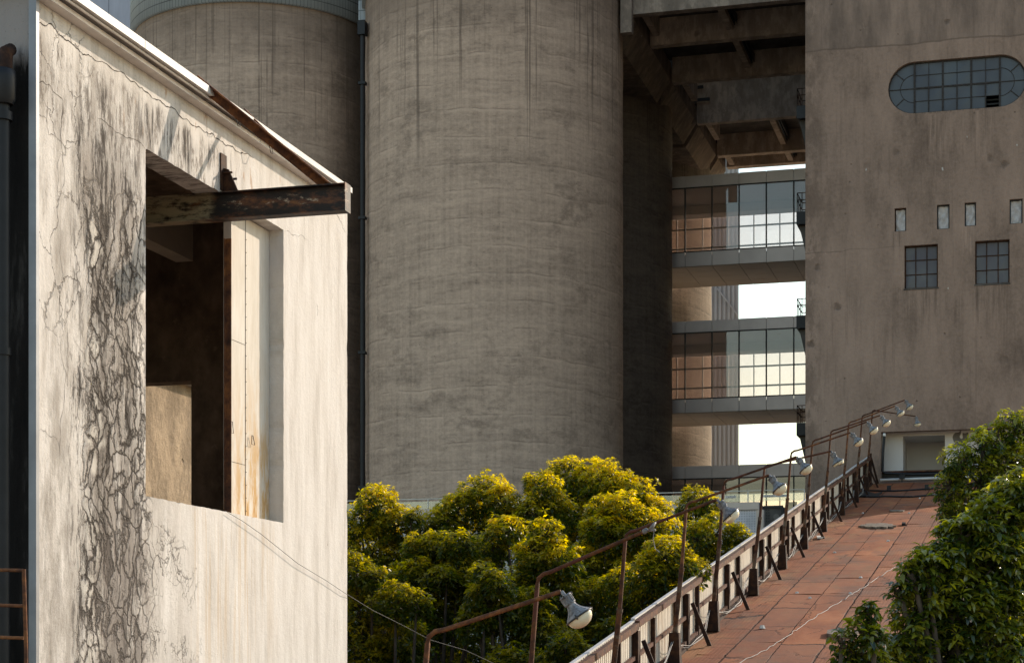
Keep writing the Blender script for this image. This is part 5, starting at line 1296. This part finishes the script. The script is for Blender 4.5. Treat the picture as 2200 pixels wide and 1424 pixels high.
T('low golden tree in the shadow gap behind the first lamp',
  [lob(1040,1206,26,32.5), lob(1065,1222,34,32.3), lob(1040,1245,40,32.4), lob(1080,1270,46,32.6), lob(1030,1290,46,32.6), lob(1140,1260,50,33), lob(1160,1310,60,33)], 19, .62)
T('golden-green tree beside the second lamp post and fence',
  [lob(1430,1148,46,33.5), lob(1400,1185,50,33.4), lob(1465,1178,38,33.6), lob(1440,1225,56,33.8), lob(1380,1235,56,33.8), lob(1330,1215,50,34), lob(1495,1200,28,34), lob(1390,1290,60,34), lob(1270,1245,60,34.5), lob(1250,1310,60,34.5)], 20, .85)
T('small golden tree in front of the lowest bridge',
  [lob(1492,1039,30,47,1.1), lob(1475,1065,26,47), lob(1520,1058,26,46.6), lob(1495,1085,44,47), lob(1530,1080,22,46.6), lob(1490,1130,40,47)], 21, .9, 50)
T('green bushy tree reaching over the corrugated fence',
  [lob(1540,1104,42,42.8,1.0), lob(1500,1120,36,42.5), lob(1580,1122,26,42.6), lob(1597,1140,20,42.4), lob(1560,1150,44,42.8), lob(1510,1160,46,42.8), lob(1540,1200,40,43)], 22, .72, 50)
T('dark low tree at the very bottom left of the first lamp post',
  [lob(930,1330,60,35), lob(1010,1360,60,35.5), lob(880,1380,60,34), lob(960,1400,60,34)], 23, .35, 45)
T('low tree with yellowish shoots at the bottom behind the second lamp post',
  [lob(1215,1352,36,31.5), lob(1250,1375,44,31.6), lob(1190,1390,40,31.6), lob(1120,1385,44,32), lob(1290,1400,40,31.8), lob(1310,1330,30,33), lob(1080,1400,40,32)], 24, .5)
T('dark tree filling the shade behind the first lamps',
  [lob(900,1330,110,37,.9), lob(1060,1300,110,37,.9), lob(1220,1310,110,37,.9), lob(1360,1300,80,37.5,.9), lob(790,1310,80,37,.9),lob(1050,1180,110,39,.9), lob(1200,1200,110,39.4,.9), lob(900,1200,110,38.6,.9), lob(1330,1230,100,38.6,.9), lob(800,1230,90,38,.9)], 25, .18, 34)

# right-hand trees beside the ramp
def lr(px, top, rx, Y, **k): return lob(px, top, rx, Y, **k)
tree('green_tree', 'glossy green tree at the right edge, farther one hiding the alcove', (-.2, 33, GZ),
  [lr(2180,880,38,32.5), lr(2140,910,40,32.4), lr(2110,925,40,32), lr(2062,955,36,31.6), lr(2100,975,60,32), lr(2170,950,70,32.4), lr(2040,1010,34,31.6), lr(2080,1030,60,31.8), lr(2140,1040,70,32), lr(2050,1070,36,31.6), lr(2230,930,70,32.6), lr(2210,1030,70,32.4)],
  31, .092, 110, M['leaf_green'], .8, group='trees beside the ramp', inner=.3)
tree('green_tree', 'big-leaved glossy green tree nearest the camera at the lower right', (.35, 17, GZ),
  [lr(2190,1010,60,17.4), lr(2130,1070,70,17.2), lr(2065,1105,50,17), lr(2020,1160,42,16.8), lr(2100,1140,95,17.2), lr(2180,1120,90,17.6), lr(1990,1180,44,16.6), lr(1960,1205,30,16.5), lr(2040,1220,90,17), lr(1975,1270,50,16.7), lr(2120,1260,110,17.2), lr(1955,1335,46,16.6), lr(2020,1340,80,16.9), lr(1925,1390,46,16.6), lr(2100,1370,90,17.1), lr(2200,1330,100,17.6), lr(1930,1250,18,16.5)],
  32, .088, 190, M['leaf_green'], .62, True, group='trees beside the ramp', nleaf=9, inner=.35, trunk_r=.12)
tree('green_sapling', 'leafy sapling top poking up at the bottom edge over the ramp', (-1.2, 15.4, GZ),
  [lr(1866,1292,18,15.4,rz=1.2), lr(1855,1325,30,15.4), lr(1880,1345,26,15.3), lr(1810,1358,20,15.3), lr(1825,1385,28,15.4), lr(1870,1390,38,15.5), lr(1838,1440,40,15.6), lr(1900,1420,40,15.6)],
  33, .085, 210, M['leaf_green'], .6, True, group='trees beside the ramp', nleaf=8, inner=.35, trunk_r=.05)
